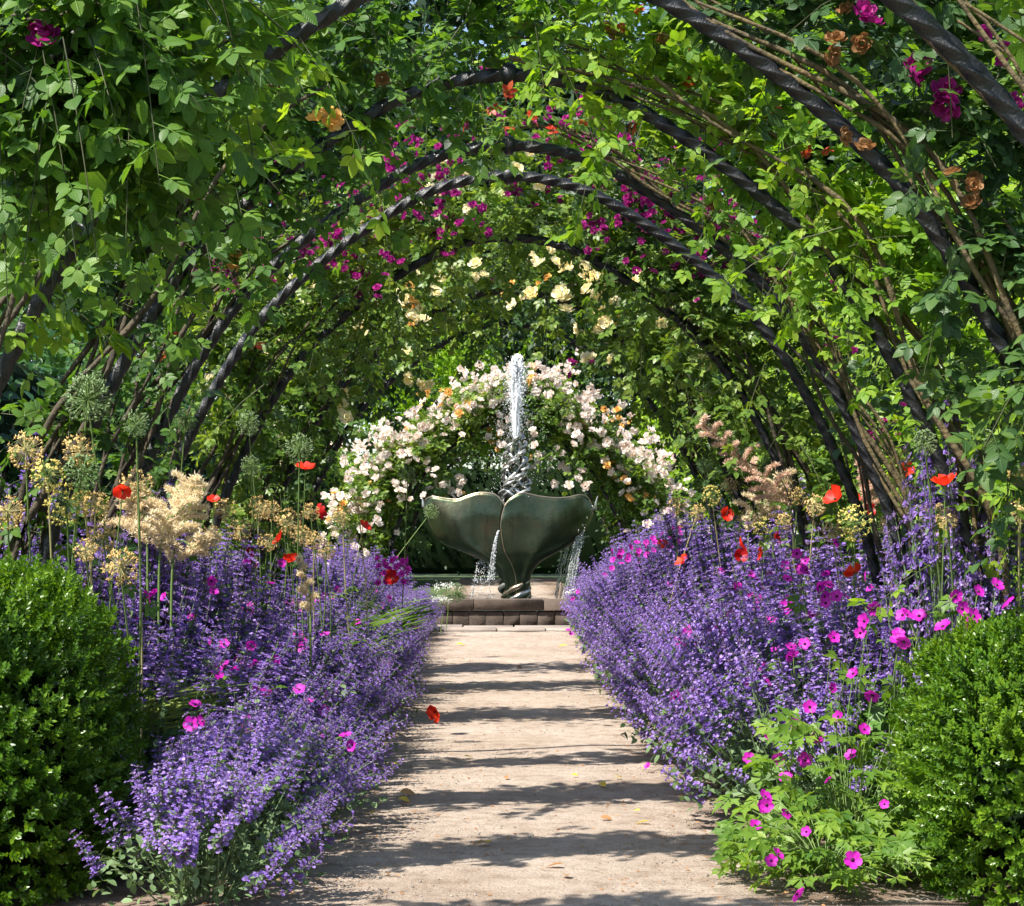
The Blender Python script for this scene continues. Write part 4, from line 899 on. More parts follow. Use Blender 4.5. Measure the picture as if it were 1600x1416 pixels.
# leafy filler between the flowers
rg = np.random.default_rng(88)
for side in (-1, 1):
    n = 15000; xx = side * rg.uniform(.98, 2.7, n); yy = 6.5 + 14.1 * rg.random(n) ** 1.2; top = np.interp(np.abs(xx), [.95, 1.2, 1.7, 2.7], [.22, .42, .62, .62])
    P = np.stack([xx, yy, top * rg.random(n) ** .6 + .02], -1)
    g = Geo(); g.scatter(LEAF2, frames(norm(runit(rg, n) + np.array([0, -.2, .25])), norm(np.array([0, -.2, 1.]) + .6 * runit(rg, n))), P, rg.uniform(.04, .10, n))
    solo('undergrowth', g.mesh('undergrowth', 'bed_leaf'), 'low green undergrowth filling the flower bed', 'undergrowth', kind='stuff')

# ------------------------------------------------------------------ poppies
def bed_depth(px, py, fallback=None):
    """distance at which the line of sight meets the flowering surface of the bed"""
    d = np.linspace(5.2, 20, 1500); x = X(px, d); z = Z(py, d); a = np.abs(x)
    env = np.where(x < 0, np.interp(a, [.45, .58, .75, .92, 1.3, 1.75, 2.1], [0, .16, .36, .45, .66, .82, .8]), np.interp(a, [.50, .62, .8, .98, 1.3, 1.75, 2.1], [0, .2, .45, .58, .88, 1.02, 1.0]))
    env = env * np.interp(d, [6, 7.2], [.88, 1.0]); h = np.where((z < env) & (a > .5) & (d > 5.6))[0]
    return float(d[h[0]]) - .07 if len(h) else fallback
def petal(nu=6, nv=5, seed=0, wide=1.15, cup=.55, frill=.05):
    """broad cupped petal: base at the origin, spreading along +Y and up"""
    r = np.random.default_rng(seed); u = np.linspace(-1, 1, nu)[None]; v = np.linspace(0, 1, nv)[:, None]
    w_ = wide * .5 * np.sin(np.clip(v * 1.9, 0, 1.9)) / np.sin(1.57); a = u * .62
    x = w_ * u * (1 + 0 * v); y = v * (1 - .16 * u ** 2) * .92; z = cup * v ** 1.4 * (.75 + .25 * u ** 2) + frill * v * np.sin(u * 9 + seed) + r.normal(0, .012, (nv, nu)) * v
    return np.stack([x + 0 * y, y + 0 * x, z], -1).reshape(-1, 3), grid_faces(nu, nv)
PETAL = [tmpl_mesh('petal', petal(seed=i, cup=c), ['poppy_petal']) for i, c in enumerate((.45, .6, .9))]
DPETAL = [tmpl_mesh('petal', petal(seed=i, cup=c), ['dark_poppy_petal']) for i, c in enumerate((.45, .6, .9))]
CENTRE = (lambda q: (q.add(*tubes(np.array([(0, 0, -.05), (0, 0, .02), (0, 0, .20), (0, 0, .24), (0, 0, .245)]), np.array([.03, .10, .13, .11, .001]), 10)), q.mesh('seed_pod', 'poppy_centre'))[1])(Geo())
def budmesh():
    q = Geo(); q.add(*tubes(np.array([(0, 0, -.5), (0, 0, -.3), (0, 0, 0), (0, 0, .3), (0, 0, .48)]), np.array([.02, .2, .28, .2, .02]), 8)); return q.mesh('bud', 'stem_green')
BUD = budmesh()
def stem_between(a, b, r0, r1, bend, parent, mat='stem_green', name='stem', n=12):
    a = np.array(a, float); b = np.array(b, float); m = (a + b) / 2 + np.array(bend); O = np.array(parent.location)
    q = Geo(); q.add(*tubes(catmull([a, m, b], n) - O, np.linspace(r0, r1, n), 5)); return part(name, q.mesh(name, mat), parent)
def poppy(seed, px, py, d, size, label, dark=False, face=(0, -.6, .5), cup=1, foot=None, buds=0):
    size *= .84; d = min(d * .95, bed_depth(px, py, 99) - .05, 6.02 if px < 200 or px > 1440 else 99) if foot is None else d
    rg = np.random.default_rng(seed); c = np.array([X(px, d), d, Z(py, d)])
    ft = np.array([c[0] * 1.05 + rg.normal(0, .06), d + rg.uniform(.25, .40), .04]) if foot is None else np.array(foot)
    root = thing('poppy', label, 'poppy', tuple(ft), 'red poppies in the borders')
    nz = norm(np.array(face) + rg.normal(0, .18, 3)); f = frames(runit(rg, 1), nz[None])[0]
    stem_between(ft, c, .0030, .0022, (rg.normal(0, .04), rg.normal(0, .03), .03), root)
    for k in range(4):
        a = k * np.pi / 2 + rg.normal(0, .15); ca, sa = math.cos(a), math.sin(a); Rz = np.array([[ca, -sa, 0], [sa, ca, 0], [0, 0, 1]])
        part('petal', (DPETAL if dark else PETAL)[min(2, max(0, cup + int(rg.integers(-1, 2)) * (k % 2)))], root, M4(f @ Rz, c - ft + nz * (.002 * (k % 2)), size * .62 * rg.uniform(.9, 1.1)))
    part('seed_pod', CENTRE, root, M4(f, c - ft, size * .55))
    for b in range(buds):
        e = c + np.array([rg.normal(-.06, .05), rg.normal(0, .04), rg.uniform(-.10, .06)]); stem_between(ft, e, .0022, .0016, (rg.normal(0, .03), 0, .05), root, name='bud_stem')
        part('bud', BUD, root, M4(np.diag([1, 1, -1.]), e - ft - np.array([0, 0, .006]), .022))
    return root
s_ = .092
poppy(601, 477, 733, 9.4, .095, 'tallest scarlet poppy against dark foliage, above the left bed', face=(.1, -.45, .8), cup=0, buds=2)
poppy(602, 494, 803, 10.0, .085, 'deep red poppy seen from the side, right below the tallest one', dark=True, face=(.8, -.5, .2), cup=2)
poppy(603, 567, 823, 11.0, .085, 'orange-red poppy nearest the left bronze blade, above bright grassy leaves', face=(.3, -.7, .4), cup=1, buds=1)
poppy(604, 438, 843, 9.0, .085, 'ragged orange poppy among green seed pods in the left bed', face=(-.3, -.7, .3), cup=1)
poppy(605, 396, 872, 8.6, .075, 'red poppy half hidden beside a purple cranesbill in the left bed', dark=True, face=(.1, -.6, .6), cup=2)
poppy(606, 456, 875, 8.8, .070, 'small bright red poppy facing up, low in the left bed', face=(0, -.3, .9), cup=0)
poppy(607, 613, 905, 12.5, .10, 'crimson poppy among magenta flowers close to the fountain', dark=True, face=(-.2, -.8, .3), cup=1)
poppy(608, 292, 862, 7.9, .070, 'dark red poppy tucked under the cream plume', dark=True, face=(.2, -.7, .2), cup=2)
poppy(609, 192, 766, 8.4, .055, 'tiny red poppy among the golden allium heads', face=(-.2, -.7, .4), cup=1)
poppy(610, 333, 783, 8.9, .060, 'red poppy peeping out behind the top of the cream plume', face=(.2, -.7, .4), cup=1)
poppy(611, 681, 1112, 10.15, .10, 'fallen red poppy hanging over the bare sandy path', face=(.1, -1.2, .35), cup=1, foot=(-.66, 10.4, .05), buds=2)
poppy(612, 1477, 759, 8.3, .088, 'orange-red poppy on its own before the slanting hoop, right bed', face=(-.3, -.6, .5), cup=2)
poppy(613, 1413, 738, 8.8, .085, 'scarlet poppy beside the pink astilbe spire, partly behind catmint', face=(.5, -.6, .2), cup=1)
poppy(614, 1306, 781, 9.0, .100, 'large red poppy above the right bed, left one of a touching pair', dark=False, face=(-.1, -.7, .4), cup=1)
poppy(615, 1331, 780, 9.0, .075, 'red poppy touching the large one, partly behind a catmint spike', face=(.4, -.7, .3), cup=1)
poppy(616, 1135, 804, 12.0, .088, 'orange-red poppy below the large cream and pink plume', face=(.2, -.7, .5), cup=1)
poppy(617, 1037, 851, 13.6, .075, 'small red poppy near the right bronze blade', face=(.0, -.7, .5), cup=1)
poppy(618, 1068, 878, 12.0, .10, 'ragged scarlet poppy over the catmint nearest the fountain', face=(.3, -.6, .5), cup=0)
poppy(619, 1156, 853, 9.6, .070, 'red poppy above a darker one in the middle of the right bed', face=(.1, -.7, .4), cup=1)
poppy(620, 1157, 869, 9.4, .065, 'deep red poppy just under a brighter one, right bed', dark=True, face=(0, -.7, .2), cup=1)
poppy(621, 1209, 841, 9.2, .065, 'dark folded poppy leaning sideways in the right bed', dark=True, face=(.8, -.4, .3), cup=2)
poppy(622, 1191, 864, 9.0, .070, 'scarlet poppy beside a purple cranesbill flower, right bed', face=(-.3, -.6, .5), cup=0)
poppy(623, 1335, 895, 8.0, .070, 'flat orange poppy opened upward in the right catmint', face=(0, -.3, .95), cup=0)
poppy(624, 1357, 800, 8.9, .065, 'red poppy behind the pale yellow allium head', dark=True, face=(.2, -.7, .3), cup=1)
poppy(625, 1412, 806, 8.6, .060, 'dim red poppy low among dry allium stalks, right bed', dark=True, face=(0, -.7, .3), cup=1)

# ------------------------------------------------------------------ alliums
def allium_head(seed, n, spread_, star):
    """a ball of stalks, each ending in a small star or capsule; radius 1"""
    r = np.random.default_rng(seed); u = runit(r, n); rad = r.uniform(.82, 1.0, n)
    g = Geo(); P = np.stack([u * .08, u * rad[:, None]], 1); g.add(*tubes(P, np.full((n, 2), .010), 3), 0)
    k = star; t = runit(r, n * k); uu = np.repeat(u, k, 0); tip = np.repeat(u * rad[:, None], k, 0)
    side = norm(t - (t * uu).sum(-1, keepdims=True) * uu); ld = norm(side + uu * .35)
    g.scatter(LEAF1, frames(ld, uu + .2 * runit(r, n * k)), tip, r.uniform(.10, .17, n * k), 1)
    g.scatter((DROP[0] * .11, DROP[1]), frames(runit(r, n), u), u * rad[:, None], np.full(n, 1.0), 1)
    return g.tmpl()
AH = [allium_head(i, 90, 0, 5) for i in range(2)] + [allium_head(5, 130, 0, 3)]
AHM = {}
def allium(seed, px, py, d, r_px, label, col='allium_gold', foot=None, n=None):
    d = max(5.95, min(d * .95, bed_depth(px, py, 99) - .05, 6.0 + (seed % 3) * .07 if px < 260 or px > 1440 else 99)) if foot is None else d
    rg = np.random.default_rng(seed); c = np.array([X(px, d), d, Z(py, d)]); r = r_px * d / FPX
    ft = np.array([c[0] * 1.05 + rg.normal(0, .06), d + rg.uniform(.25, .40), .04]) if foot is None else np.array(foot, float)
    root = thing('allium', label, 'allium', tuple(ft), 'allium seed heads')
    stem_between(ft, c, .0042, .0030, (rg.normal(0, .035), 0, .02), root, 'stem_green' if col == 'allium_green' or rg.random() < .5 else 'stem_straw')
    v = 2 if col == 'allium_green' else int(rg.integers(0, 2))
    if (v, col) not in AHM: AHM[(v, col)] = tmpl_mesh('seed_head', AH[v], ['stem_green' if col != 'allium_gold' else 'stem_straw', col])
    part('seed_head', AHM[(v, col)], root, M4(frames(runit(rg, 1), runit(rg, 1))[0] * np.array([[1, 1, .92]]), c - ft, r))
    return root
for i, a in enumerate([
    (40, 703, 6.9, 30, 'straw-coloured allium head at the left edge of the picture'), (124, 706, 7.1, 28, 'straw-coloured allium head below the biggest green one'),
    (75, 742, 7.2, 28, 'olive allium head between two straw ones, left corner', 'allium_yellow'), (104, 788, 7.0, 36, 'largest yellow allium globe, far left of the bed', 'allium_yellow'),
    (214, 757, 7.4, 27, 'reddish straw allium head left of the cream plume'), (188, 886, 6.9, 30, 'pale gold allium globe low beside the shaded box bush'),
    (12, 800, 6.8, 28, 'dry allium head cut by the left edge of the picture'), (160, 838, 7.3, 27, 'dull straw allium under the left end of the plume'), (133, 860, 7.5, 20, 'small straw allium deep in the left catmint'),
    (137, 625, 7.2, 38, 'biggest grey-green allium head, high before the bare canes', 'allium_green'), (140, 600, 7.4, 26, 'green allium head just above the biggest one', 'allium_green'), (213, 663, 7.6, 23, 'grey-green allium head on a long leaning stem', 'allium_green'),
    (128, 738, 7.6, 30, 'dim green allium head behind the straw ones', 'allium_green'), (290, 658, 8.2, 18, 'small dark green allium in the shade of the canes', 'allium_green'),
    (392, 728, 8.6, 17, 'light green round allium below white roses', 'allium_green'), (468, 700, 9.0, 22, 'dark green allium ball above the tallest poppy', 'allium_green'), (388, 662, 9.0, 20, 'dim allium ball against the dark hoop foot', 'allium_green'),
    (405, 793, 8.8, 19, 'straw allium head right of the cream plume'), (352, 797, 8.5, 20, 'straw allium head touching the tip of the plume'), (375, 828, 8.4, 20, 'gold allium head behind the orange poppy'),
    (452, 815, 9.2, 22, 'faded allium head among poppy pods'), (535, 805, 10.2, 16, 'pale allium head next to the deep red poppy'), (490, 845, 9.6, 15, 'small straw allium low in the green grasses'), (268, 880, 7.9, 20, 'straw allium under the cream plume'),
    (637, 741, 13.0, 13, 'small green allium on a long stem left of the fountain', 'allium_green'), (674, 800, 13.0, 13, 'green allium head overlapping the tip of the left bronze blade', 'allium_green', (-1.3, 13.0, .05)), (714, 927, 15.5, 16, 'green allium leaning over the basin coping', 'allium_green', (-1.35, 15.6, .3)),
    (1445, 692, 8.2, 22, 'dark green allium before the slanting hoop, right bed', 'allium_green'), (1547, 690, 8.0, 21, 'light green allium head beside the tall catmint', 'allium_green'), (1365, 716, 9.0, 18, 'green allium near the pink spire', 'allium_green'),
    (1384, 762, 8.6, 22, 'olive allium behind the pink spire', 'allium_yellow'), (1404, 716, 8.4, 19, 'orange-straw allium touching the scarlet poppy'), (1336, 818, 7.8, 30, 'large pale yellow allium globe in front of the poppy pair', 'allium_yellow'),
    (1273, 790, 9.2, 18, 'straw allium left of the large red poppy'), (1112, 775, 11.5, 17, 'yellow-green allium under the cream and pink plume', 'allium_yellow'), (1190, 822, 9.8, 15, 'olive allium in the catmint below the plume', 'allium_yellow'),
    (1100, 728, 12.0, 13, 'grey-green allium against dark leaves, right of the fountain', 'allium_green'), (1204, 724, 10.5, 16, 'green allium behind the upper plume', 'allium_green'), (1420, 770, 8.2, 18, 'straw allium between the poppies and tall catmint'),
    (1592, 800, 7.2, 20, 'straw allium cut by the right edge of the picture'), (1597, 735, 7.0, 24, 'dry allium high at the right edge of the picture'), (1057, 790, 12.5, 14, 'straw allium at the far end of the right bed'), (1480, 812, 8.0, 18, 'dull allium head low behind the tall catmint'),
    (425, 800, 9.3, 17, 'straw allium above the ragged orange poppy'), (470, 838, 9.4, 18, 'tan allium just right of the ragged orange poppy'), (510, 860, 9.9, 15, 'small tan allium under the pale one'), (330, 838, 8.2, 19, 'tan allium by the drooping tip of the plume'), (418, 848, 8.8, 16, 'tan allium left of the ragged orange poppy'),
    (560, 790, 10.8, 14, 'tan allium above the orange-red poppy'), (485, 800, 9.8, 15, 'dry allium behind the deep red poppy'), (300, 770, 8.3, 18, 'straw allium behind the crown of the plume'), (150, 790, 7.6, 24, 'straw allium behind the yellow globe'),
    (1140, 760, 11.0, 14, 'straw allium behind the tiered plume'), (1165, 808, 10.6, 14, 'straw allium right of the orange-red poppy'), (1245, 775, 9.8, 15, 'tan allium between plume and large poppy'), (1090, 800, 12.0, 13, 'tan allium low at the end of the right bed'), (1300, 830, 8.6, 17, 'tan allium left of the pale yellow globe'), (1390, 820, 8.2, 18, 'tan allium right of the pale yellow globe'), (1225, 815, 9.6, 14, 'dull tan allium under the lower cream plume')]):
    allium(700 + i, *a)

# ------------------------------------------------------------------ astilbe and rodgersia plumes
def plume(seed, label, foot, tip, d, branches, bl, mat, side_bias=0, name='plume_flower', stem='stem_green'):
    """a flower plume: main stalk with arching side branches, each a feathery tail of tiny tufts"""
    d *= .93
    rg = np.random.default_rng(seed); a = np.array([X(foot[0], d), d, max(.05, Z(foot[1], d))]); b = np.array([X(tip[0], d), d, Z(tip[1], d)])
    base = np.array([a[0], d, .04]); root = thing(name, label, 'flower plume', tuple(base), 'feathery flower plumes'); O = base
    main = catmull([base, a, a * .45 + b * .55 + np.array([.01, 0, .01]), b], 30); q = Geo(); q.add(*tubes(main - O, np.linspace(.006, .002, 30), 5)); part('stem', q.mesh('stem', stem), root)
    up = norm(b - a)
    for k in range(branches):
        f = k / max(branches - 1, 1); s0 = a + (b - a) * f; sg = 1 if k % 2 else -1; L = bl * (1 - .62 * f) * rg.uniform(.75, 1.15)
        az = rg.uniform(-.9, .9); dr = norm(np.array([sg * math.cos(az) + side_bias, math.sin(az), 0]) * .9 + up * .55)
        c = catmull([s0, s0 + dr * L * .5 + up * L * .10, s0 + dr * L + np.array([0, 0, -L * .12])], 10)
        g = Geo(); g.add(*tubes(c - O, np.linspace(.0022, .001, 10), 3))
        n = int(200 + 1700 * L); u = rg.random(n); i = (u * 8.99).astype(int); ff = (u * 9 - i)[:, None]; P = c[i] * (1 - ff) + c[i + 1] * ff
        P = P + np.array([0, 0, 1]) * np.abs(rg.normal(0, .006, n))[:, None] + rg.normal(0, .005, (n, 3)) * (1.15 - u)[:, None]
        ld = norm(runit(rg, n) + np.array([0, 0, .8])); g.scatter((LEAF1[0] * np.array([.34, 1, 1]), LEAF1[1]), frames(ld, runit(rg, n)), P - O, rg.uniform(.010, .024, n))
        part('plume_branch', g.mesh('plume_branch', mat), root)
    return root
plume(801, 'broad cream plume standing above the left catmint', (250, 860), (295, 758), 7.6, 16, .19, 'plume_cream', .25)
plume(802, 'lower cream plume drooping beside the broad one', (230, 850), (205, 775), 7.7, 12, .17, 'plume_cream', .1)
plume(803, 'cream plume hanging low over dark red poppies', (270, 880), (325, 842), 7.6, 9, .12, 'plume_cream', .2)
plume(804, 'tall cream and pink tiered plume above the right bed', (1235, 790), (1098, 665), 10.05, 18, .17, 'plume_pink', -.2, stem='twig')
plume(805, 'cream plume below the tall tiered one, right bed', (1170, 830), (1225, 745), 10.2, 12, .16, 'plume_cream', .15)
plume(806, 'narrow pink spire left of the scarlet poppy', (1362, 800), (1344, 714), 9.2, 16, .055, 'plume_pink')
plume(807, 'pale cream plume half buried in the tall catmint', (1470, 880), (1455, 800), 7.9, 10, .12, 'plume_cream')
plume(808, 'cream plume leaning out among magenta flowers, left bed', (485, 955), (470, 880), 8.6, 7, .05, 'plume_cream')

# ------------------------------------------------------------------ cranesbill
def gflower():
    """five rounded petals and a dark eye, facing +Z; radius 1"""
    g = Geo(); 
    for k in range(5):
        a = k * 2 * np.pi / 5; V, F = petal(5, 5, seed=k, wide=.80, cup=.30, frill=.045); ca, sa = math.cos(a), math.sin(a)
        g.add(V @ np.array([[ca, -sa, 0], [sa, ca, 0], [0, 0, 1]]).T, F, 0)
    g.add(*tubes(np.array([(0, 0, -.02), (0, 0, .06), (0, 0, .16), (0, 0, .30)]), np.array([.24, .22, .08, .02]), 8), 1)
    return g.tmpl()
GFM = tmpl_mesh('flower', gflower(), ['magenta_petal', 'magenta_eye'])
def gleaf(seed):
    """palmate leaf cut into five toothed lobes"""
    r = np.random.default_rng(seed); g = Geo()
    for k, a in enumerate((-1.75, -.9, 0, .9, 1.75)):
        L = (.72, .92, 1.0, .92, .72)[k]; ca, sa = math.cos(-a), math.sin(-a); Rz = np.array([[ca, -sa, 0], [sa, ca, 0], [0, 0, 1]])
        V = np.array([(0, 0, 0), (-.07, .30, .02), (.07, .30, .02), (-.27, .70, .05), (0, .52, -.04), (.27, .70, .05), (-.11, .74, .02), (.11, .74, .02), (0, 1.05, -.10)]) * np.array([1, L, 1])
        V[:, 2] -= .18 * V[:, 1] ** 2
        g.add(V @ Rz.T + r.normal(0, .012, V.shape), [(0, 2, 1), (1, 4, 3), (1, 2, 4), (2, 5, 4), (3, 4, 6), (4, 5, 7), (6, 4, 8), (4, 7, 8)])
    return g.tmpl()[:2]
GL = [gleaf(i) for i in range(3)]; GLM = [tmpl_mesh('leaf', t, ['geranium_leaf']) for t in GL]
def cranesbill(seed, label, foot, flowers, nleaf=12, lr=.12, lsize=.06, fsize=.021, h=.25, fill=0):
    rg = np.random.default_rng(seed); ft = np.array(foot, float); root = thing('cranesbill', label, 'cranesbill', tuple(ft), 'magenta cranesbill plants')
    for (px, py, d, *sc) in flowers:
        d = d * .95 if d > 6.5 else d - .30
        c = np.array([X(px, d), d, Z(py, d)]); nz = norm(np.array([rg.normal(0, .45), -.9, .45 + rg.normal(0, .25)])); f = frames(runit(rg, 1), nz[None])[0]
        stem_between(ft + rg.normal(0, .02, 3) * np.array([1, 1, 0]), c, .0018, .0012, (rg.normal(0, .03), rg.normal(0, .03), .05), root, n=8)
        part('flower', GFM, root, M4(f, c - ft, (sc[0] if sc else fsize) * rg.uniform(.85, 1.1)))
    for k in range(nleaf):
        a = rg.uniform(0, 6.28); rr = lr * math.sqrt(rg.random()); c = ft + np.array([rr * math.cos(a), rr * math.sin(a), h * rg.uniform(.10, 1.0)])
        stem_between(ft, c, .0018, .0014, (0, 0, .03), root, n=6, name='leaf_stalk')
        yd = norm(np.array([math.cos(a), math.sin(a) - .5, rg.normal(-.1, .25)])); nz = norm(np.array([0, -.45, .9]) + rg.normal(0, .3, 3))
        part('leaf', GLM[k % 3], root, M4(frames(yd[None], nz[None])[0], c - ft, lsize * rg.uniform(.7, 1.25)))
    if fill:
        n = fill; a = rg.uniform(0, 6.28, n); rr = lr * 1.05 * np.sqrt(rg.random(n)); P = np.stack([rr * np.cos(a), rr * np.sin(a), h * rg.uniform(.05, .95, n) * (1 - .35 * (rr / lr) ** 2)], -1)
        R = frames(norm(np.stack([np.cos(a), np.sin(a) - .4, rg.normal(-.1, .3, n)], -1)), norm(np.array([0, -.4, .9]) + rg.normal(0, .35, (n, 3)))); g = Geo()
        for k in range(3): g.scatter(GL[k], R[k::3], P[k::3], lsize * rg.uniform(.6, 1.15, len(P[k::3])))
        part('lower_leaves', g.mesh('lower_leaves', 'geranium_leaf'), root, kind='stuff')
    return root
D = 5.75
cranesbill(901, 'sprawling magenta cranesbill with lime leaves in front of the sunlit box bush', (1.02, 5.75, .04),
    [(1333, 1053, 6.2), (1363, 1086, 6.0, .026), (1265, 1105, 6.2, .024), (1275, 1150, 6.1, .026), (1200, 1152, 6.3, .023), (1216, 1186, 6.1, .024), (1258, 1187, 6.0, .026), (1293, 1216, 5.9, .019), (1382, 1257, 5.6, .017), (1240, 1130, 6.15, .022), (1310, 1120, 6.1, .022), (1228, 1215, 6.0, .022), (1330, 1180, 5.9, .02), (1300, 1075, 6.2, .02), (1170, 1185, 6.25, .02), (1350, 1140, 5.95, .02)],
    60, .30, .064, .022, .46, 120)
cranesbill(902, 'low magenta cranesbill by the bottom right of the path', (.90, 5.45, .04), [(1195, 1245, 5.8, .024), (1187, 1262, 5.7, .024), (1198, 1258, 5.65, .022), (1332, 1344, 5.35, .032), (1244, 1396, 5.3, .030), (1215, 1335, 5.5, .022), (1205, 1345, 5.5, .02), (1180, 1290, 5.7, .022), (1260, 1300, 5.55, .02), (1230, 1270, 5.65, .02)], 60, .29, .056, .024, .22, 130)
cranesbill(903, 'small magenta cranesbill creeping from catmint onto the right path edge', (.82, 8.6, .04), [(1060, 1138, 8.7), (1066, 1183, 8.6), (1073, 1187, 8.5), (1012, 1197, 8.45, .018), (1062, 1165, 8.6)], 16, .13, .05, .02, .12)
cranesbill(904, 'magenta cranesbill opening beside the ornamental grass, left bed', (-1.30, 7.5, .06), [(330, 1003, 7.4), (350, 1007, 7.4), (392, 1008, 7.5), (400, 1035, 7.4), (433, 1030, 7.4), (300, 965, 7.6), (215, 971, 7.4)], 34, .28, .09, .022, .52)
cranesbill(905, 'magenta cranesbill buried in the near left catmint', (-1.0, 7.0, .05), [(330, 1084, 7.0), (415, 1082, 6.9), (468, 1078, 6.9, .025), (505, 1145, 6.8), (540, 1150, 6.7, .027), (550, 1165, 6.7, .024), (400, 1078, 7.0)], 22, .22, .07, .022, .42)
cranesbill(906, 'purple-pink cranesbill behind the near left catmint, under the plume', (-1.62, 7.7, .05), [(205, 924, 7.5), (240, 928, 7.5), (228, 930, 7.5), (256, 933, 7.5), (330, 908, 7.8), (334, 925, 7.8), (400, 885, 8.4, .028), (385, 880, 8.4), (422, 912, 8.4), (440, 880, 8.6)], 12, .2, .07, .023, .6)
cranesbill(907, 'massed magenta cranesbill beside the crimson poppy near the fountain', (-1.25, 13.2, .05), [(590 + 9 * (i % 6) + (i * 7 % 5), 872 + 11 * (i // 6) + (i * 5 % 7), 13.0 + .05 * (i % 4), .026) for i in range(24)], 24, .3, .08, .026, .6)
cranesbill(908, 'massed magenta cranesbill along the far right of the path', (1.15, 14.6, .05), [(955 + 13 * (i % 9) + (i * 7 % 5), 862 - 5 * (i % 9) + 10 * (i // 9) + (i * 5 % 7), 14.0 + .05 * (i % 4), .026) for i in range(27)], 24, .3, .08, .026, .7)
cranesbill(909, 'magenta cranesbill low by the far right path edge near the paving', (.85, 18.5, .05), [(886, 955, 18.4, .028), (888, 985, 18.3, .03), (893, 990, 18.3, .03), (895, 935, 18.6, .028), (903, 925, 18.6, .028)], 14, .2, .07, .026, .3)
cranesbill(910, 'magenta cranesbill in the middle of the right catmint', (1.25, 9.2, .05), [(1145, 960, 9.0, .03), (1155, 970, 9.0, .03), (1138, 1000, 9.0, .024), (1120, 985, 9.0), (1182, 950, 9.0), (1105, 985, 9.1), (1128, 1040, 8.8), (1185, 905, 9.2), (1205, 895, 9.2, .028), (1230, 905, 9.0), (1174, 897, 9.2)], 18, .25, .08, .024, .66)
cranesbill(911, 'magenta cranesbill among tall catmint at the back of the right bed', (1.7, 8.4, .05), [(1290, 895, 8.2), (1308, 847, 8.4), (1245, 865, 8.6), (1395, 920, 8.0), (1418, 880, 8.1, .028), (1430, 915, 8.0), (1485, 925, 7.8, .028), (1480, 950, 7.8), (1360, 920, 8.1), (1395, 950, 8.0), (1448, 935, 7.9), (1550, 940, 7.6), (1580, 955, 7.5), (1350, 900, 8.1)], 18, .3, .08, .024, .8)
cranesbill(912, 'single magenta cranesbill on the left edge of the path beside the fallen poppy', (-.72, 11.4, .05), [(633, 1075, 11.2, .022), (625, 1080, 11.2, .02), (530, 1045, 10.2, .022), (577, 1055, 10.6, .022)], 8, .1, .05, .02, .2)

rg = np.random.default_rng(950)
for i, (px, py) in enumerate([(260, 945), (310, 915), (380, 945), (445, 935), (500, 930), (545, 985), (470, 1000), (590, 935), (560, 905), (330, 1120), (420, 1140), (520, 1100), (600, 1050), (640, 985), (365, 1045), (570, 1010),
        (960, 900), (1010, 890), (1060, 920), (930, 960), (1090, 870), (1130, 900), (1100, 1000), (1180, 930), (1240, 950), (1060, 1010), (1000, 960), (1300, 930), (1340, 970), (1400, 985), (1450, 960), (1240, 1010), (1175, 1050), (1520, 935), (1090, 1090), (1250, 890)]):
    d0 = bed_depth(px, py, 9.0); fl = []
    for k in range(int(rg.integers(4, 8))):
        qx, qy = px + rg.normal(0, 20 * 8 / d0), py + rg.normal(0, 11 * 8 / d0); dd = bed_depth(qx, qy, d0); dd = d0 if abs(dd - d0) > .6 else dd
        fl.append((qx, qy, dd / .95, .023 + .0006 * dd))
    cranesbill(950 + i, f"magenta cranesbill sprig showing through the {'left' if px < 800 else 'right'} catmint, " + where(d0), (X(px, d0), d0 + .1, .05), fl, 7, .14, .06, .024, max(.2, Z(py, d0) - .05))

# ------------------------------------------------------------------ grasses and small extras
def grass(seed, label, foot, n, L, lean, mat='grass_blade', wid=.006, cat='grass', name='grass_tuft', spread_=.5):
    rg = np.random.default_rng(seed); root = thing(name, label, cat, foot, 'tufts of grassy leaves'); g = Geo()
    for k in range(n):
        a = rg.uniform(0, 6.28); dr = np.array([math.cos(a) * spread_ + lean[0], math.sin(a) * spread_ + lean[1], 1.0]); l = L * rg.uniform(.55, 1.1); b = rg.normal(0, .03, 3) * np.array([1, 1, 0])
        c = catmull([b, b + dr * l * .5, b + dr * l * .85 + np.array([lean[0] * l * .5 + math.cos(a) * .2 * l, lean[1] * l * .5, -.22 * l])], 7); t = np.gradient(c, axis=0); sd = norm(np.cross(t, np.array([.2, -1, .3])))
        w_ = wid * np.sin(np.linspace(.5, 3.1, 7))[:, None]; V = np.stack([c - sd * w_, c + sd * w_], 1).reshape(-1, 3)
        g.add(V, grid_faces(2, 7))
    part('blades', g.mesh('blades', mat), root, kind='stuff'); return root
grass(1001, 'arching ornamental grass spilling out beside the shaded box bush', (-1.36, 6.62, .2), 90, .46, (.42, -.1), wid=.0035)
for i, (px, d, h) in enumerate([(505, 10.6, .72), (545, 11.2, .74), (580, 11.8, .72), (470, 10.0, .70), (525, 9.9, .62), (610, 12.6, .72)]):
    grass(1010 + i, 'bright green thin-leaved tuft among the poppies, ' + ['below the deep red poppy', 'under the orange-red poppy', 'left of the crimson poppy', 'under the tallest poppy', 'leaning over the left catmint', 'next to the basin'][i], (X(px, d), d, .1), 90, h, (.05, -.1), 'geranium_leaf', .005, spread_=.28)
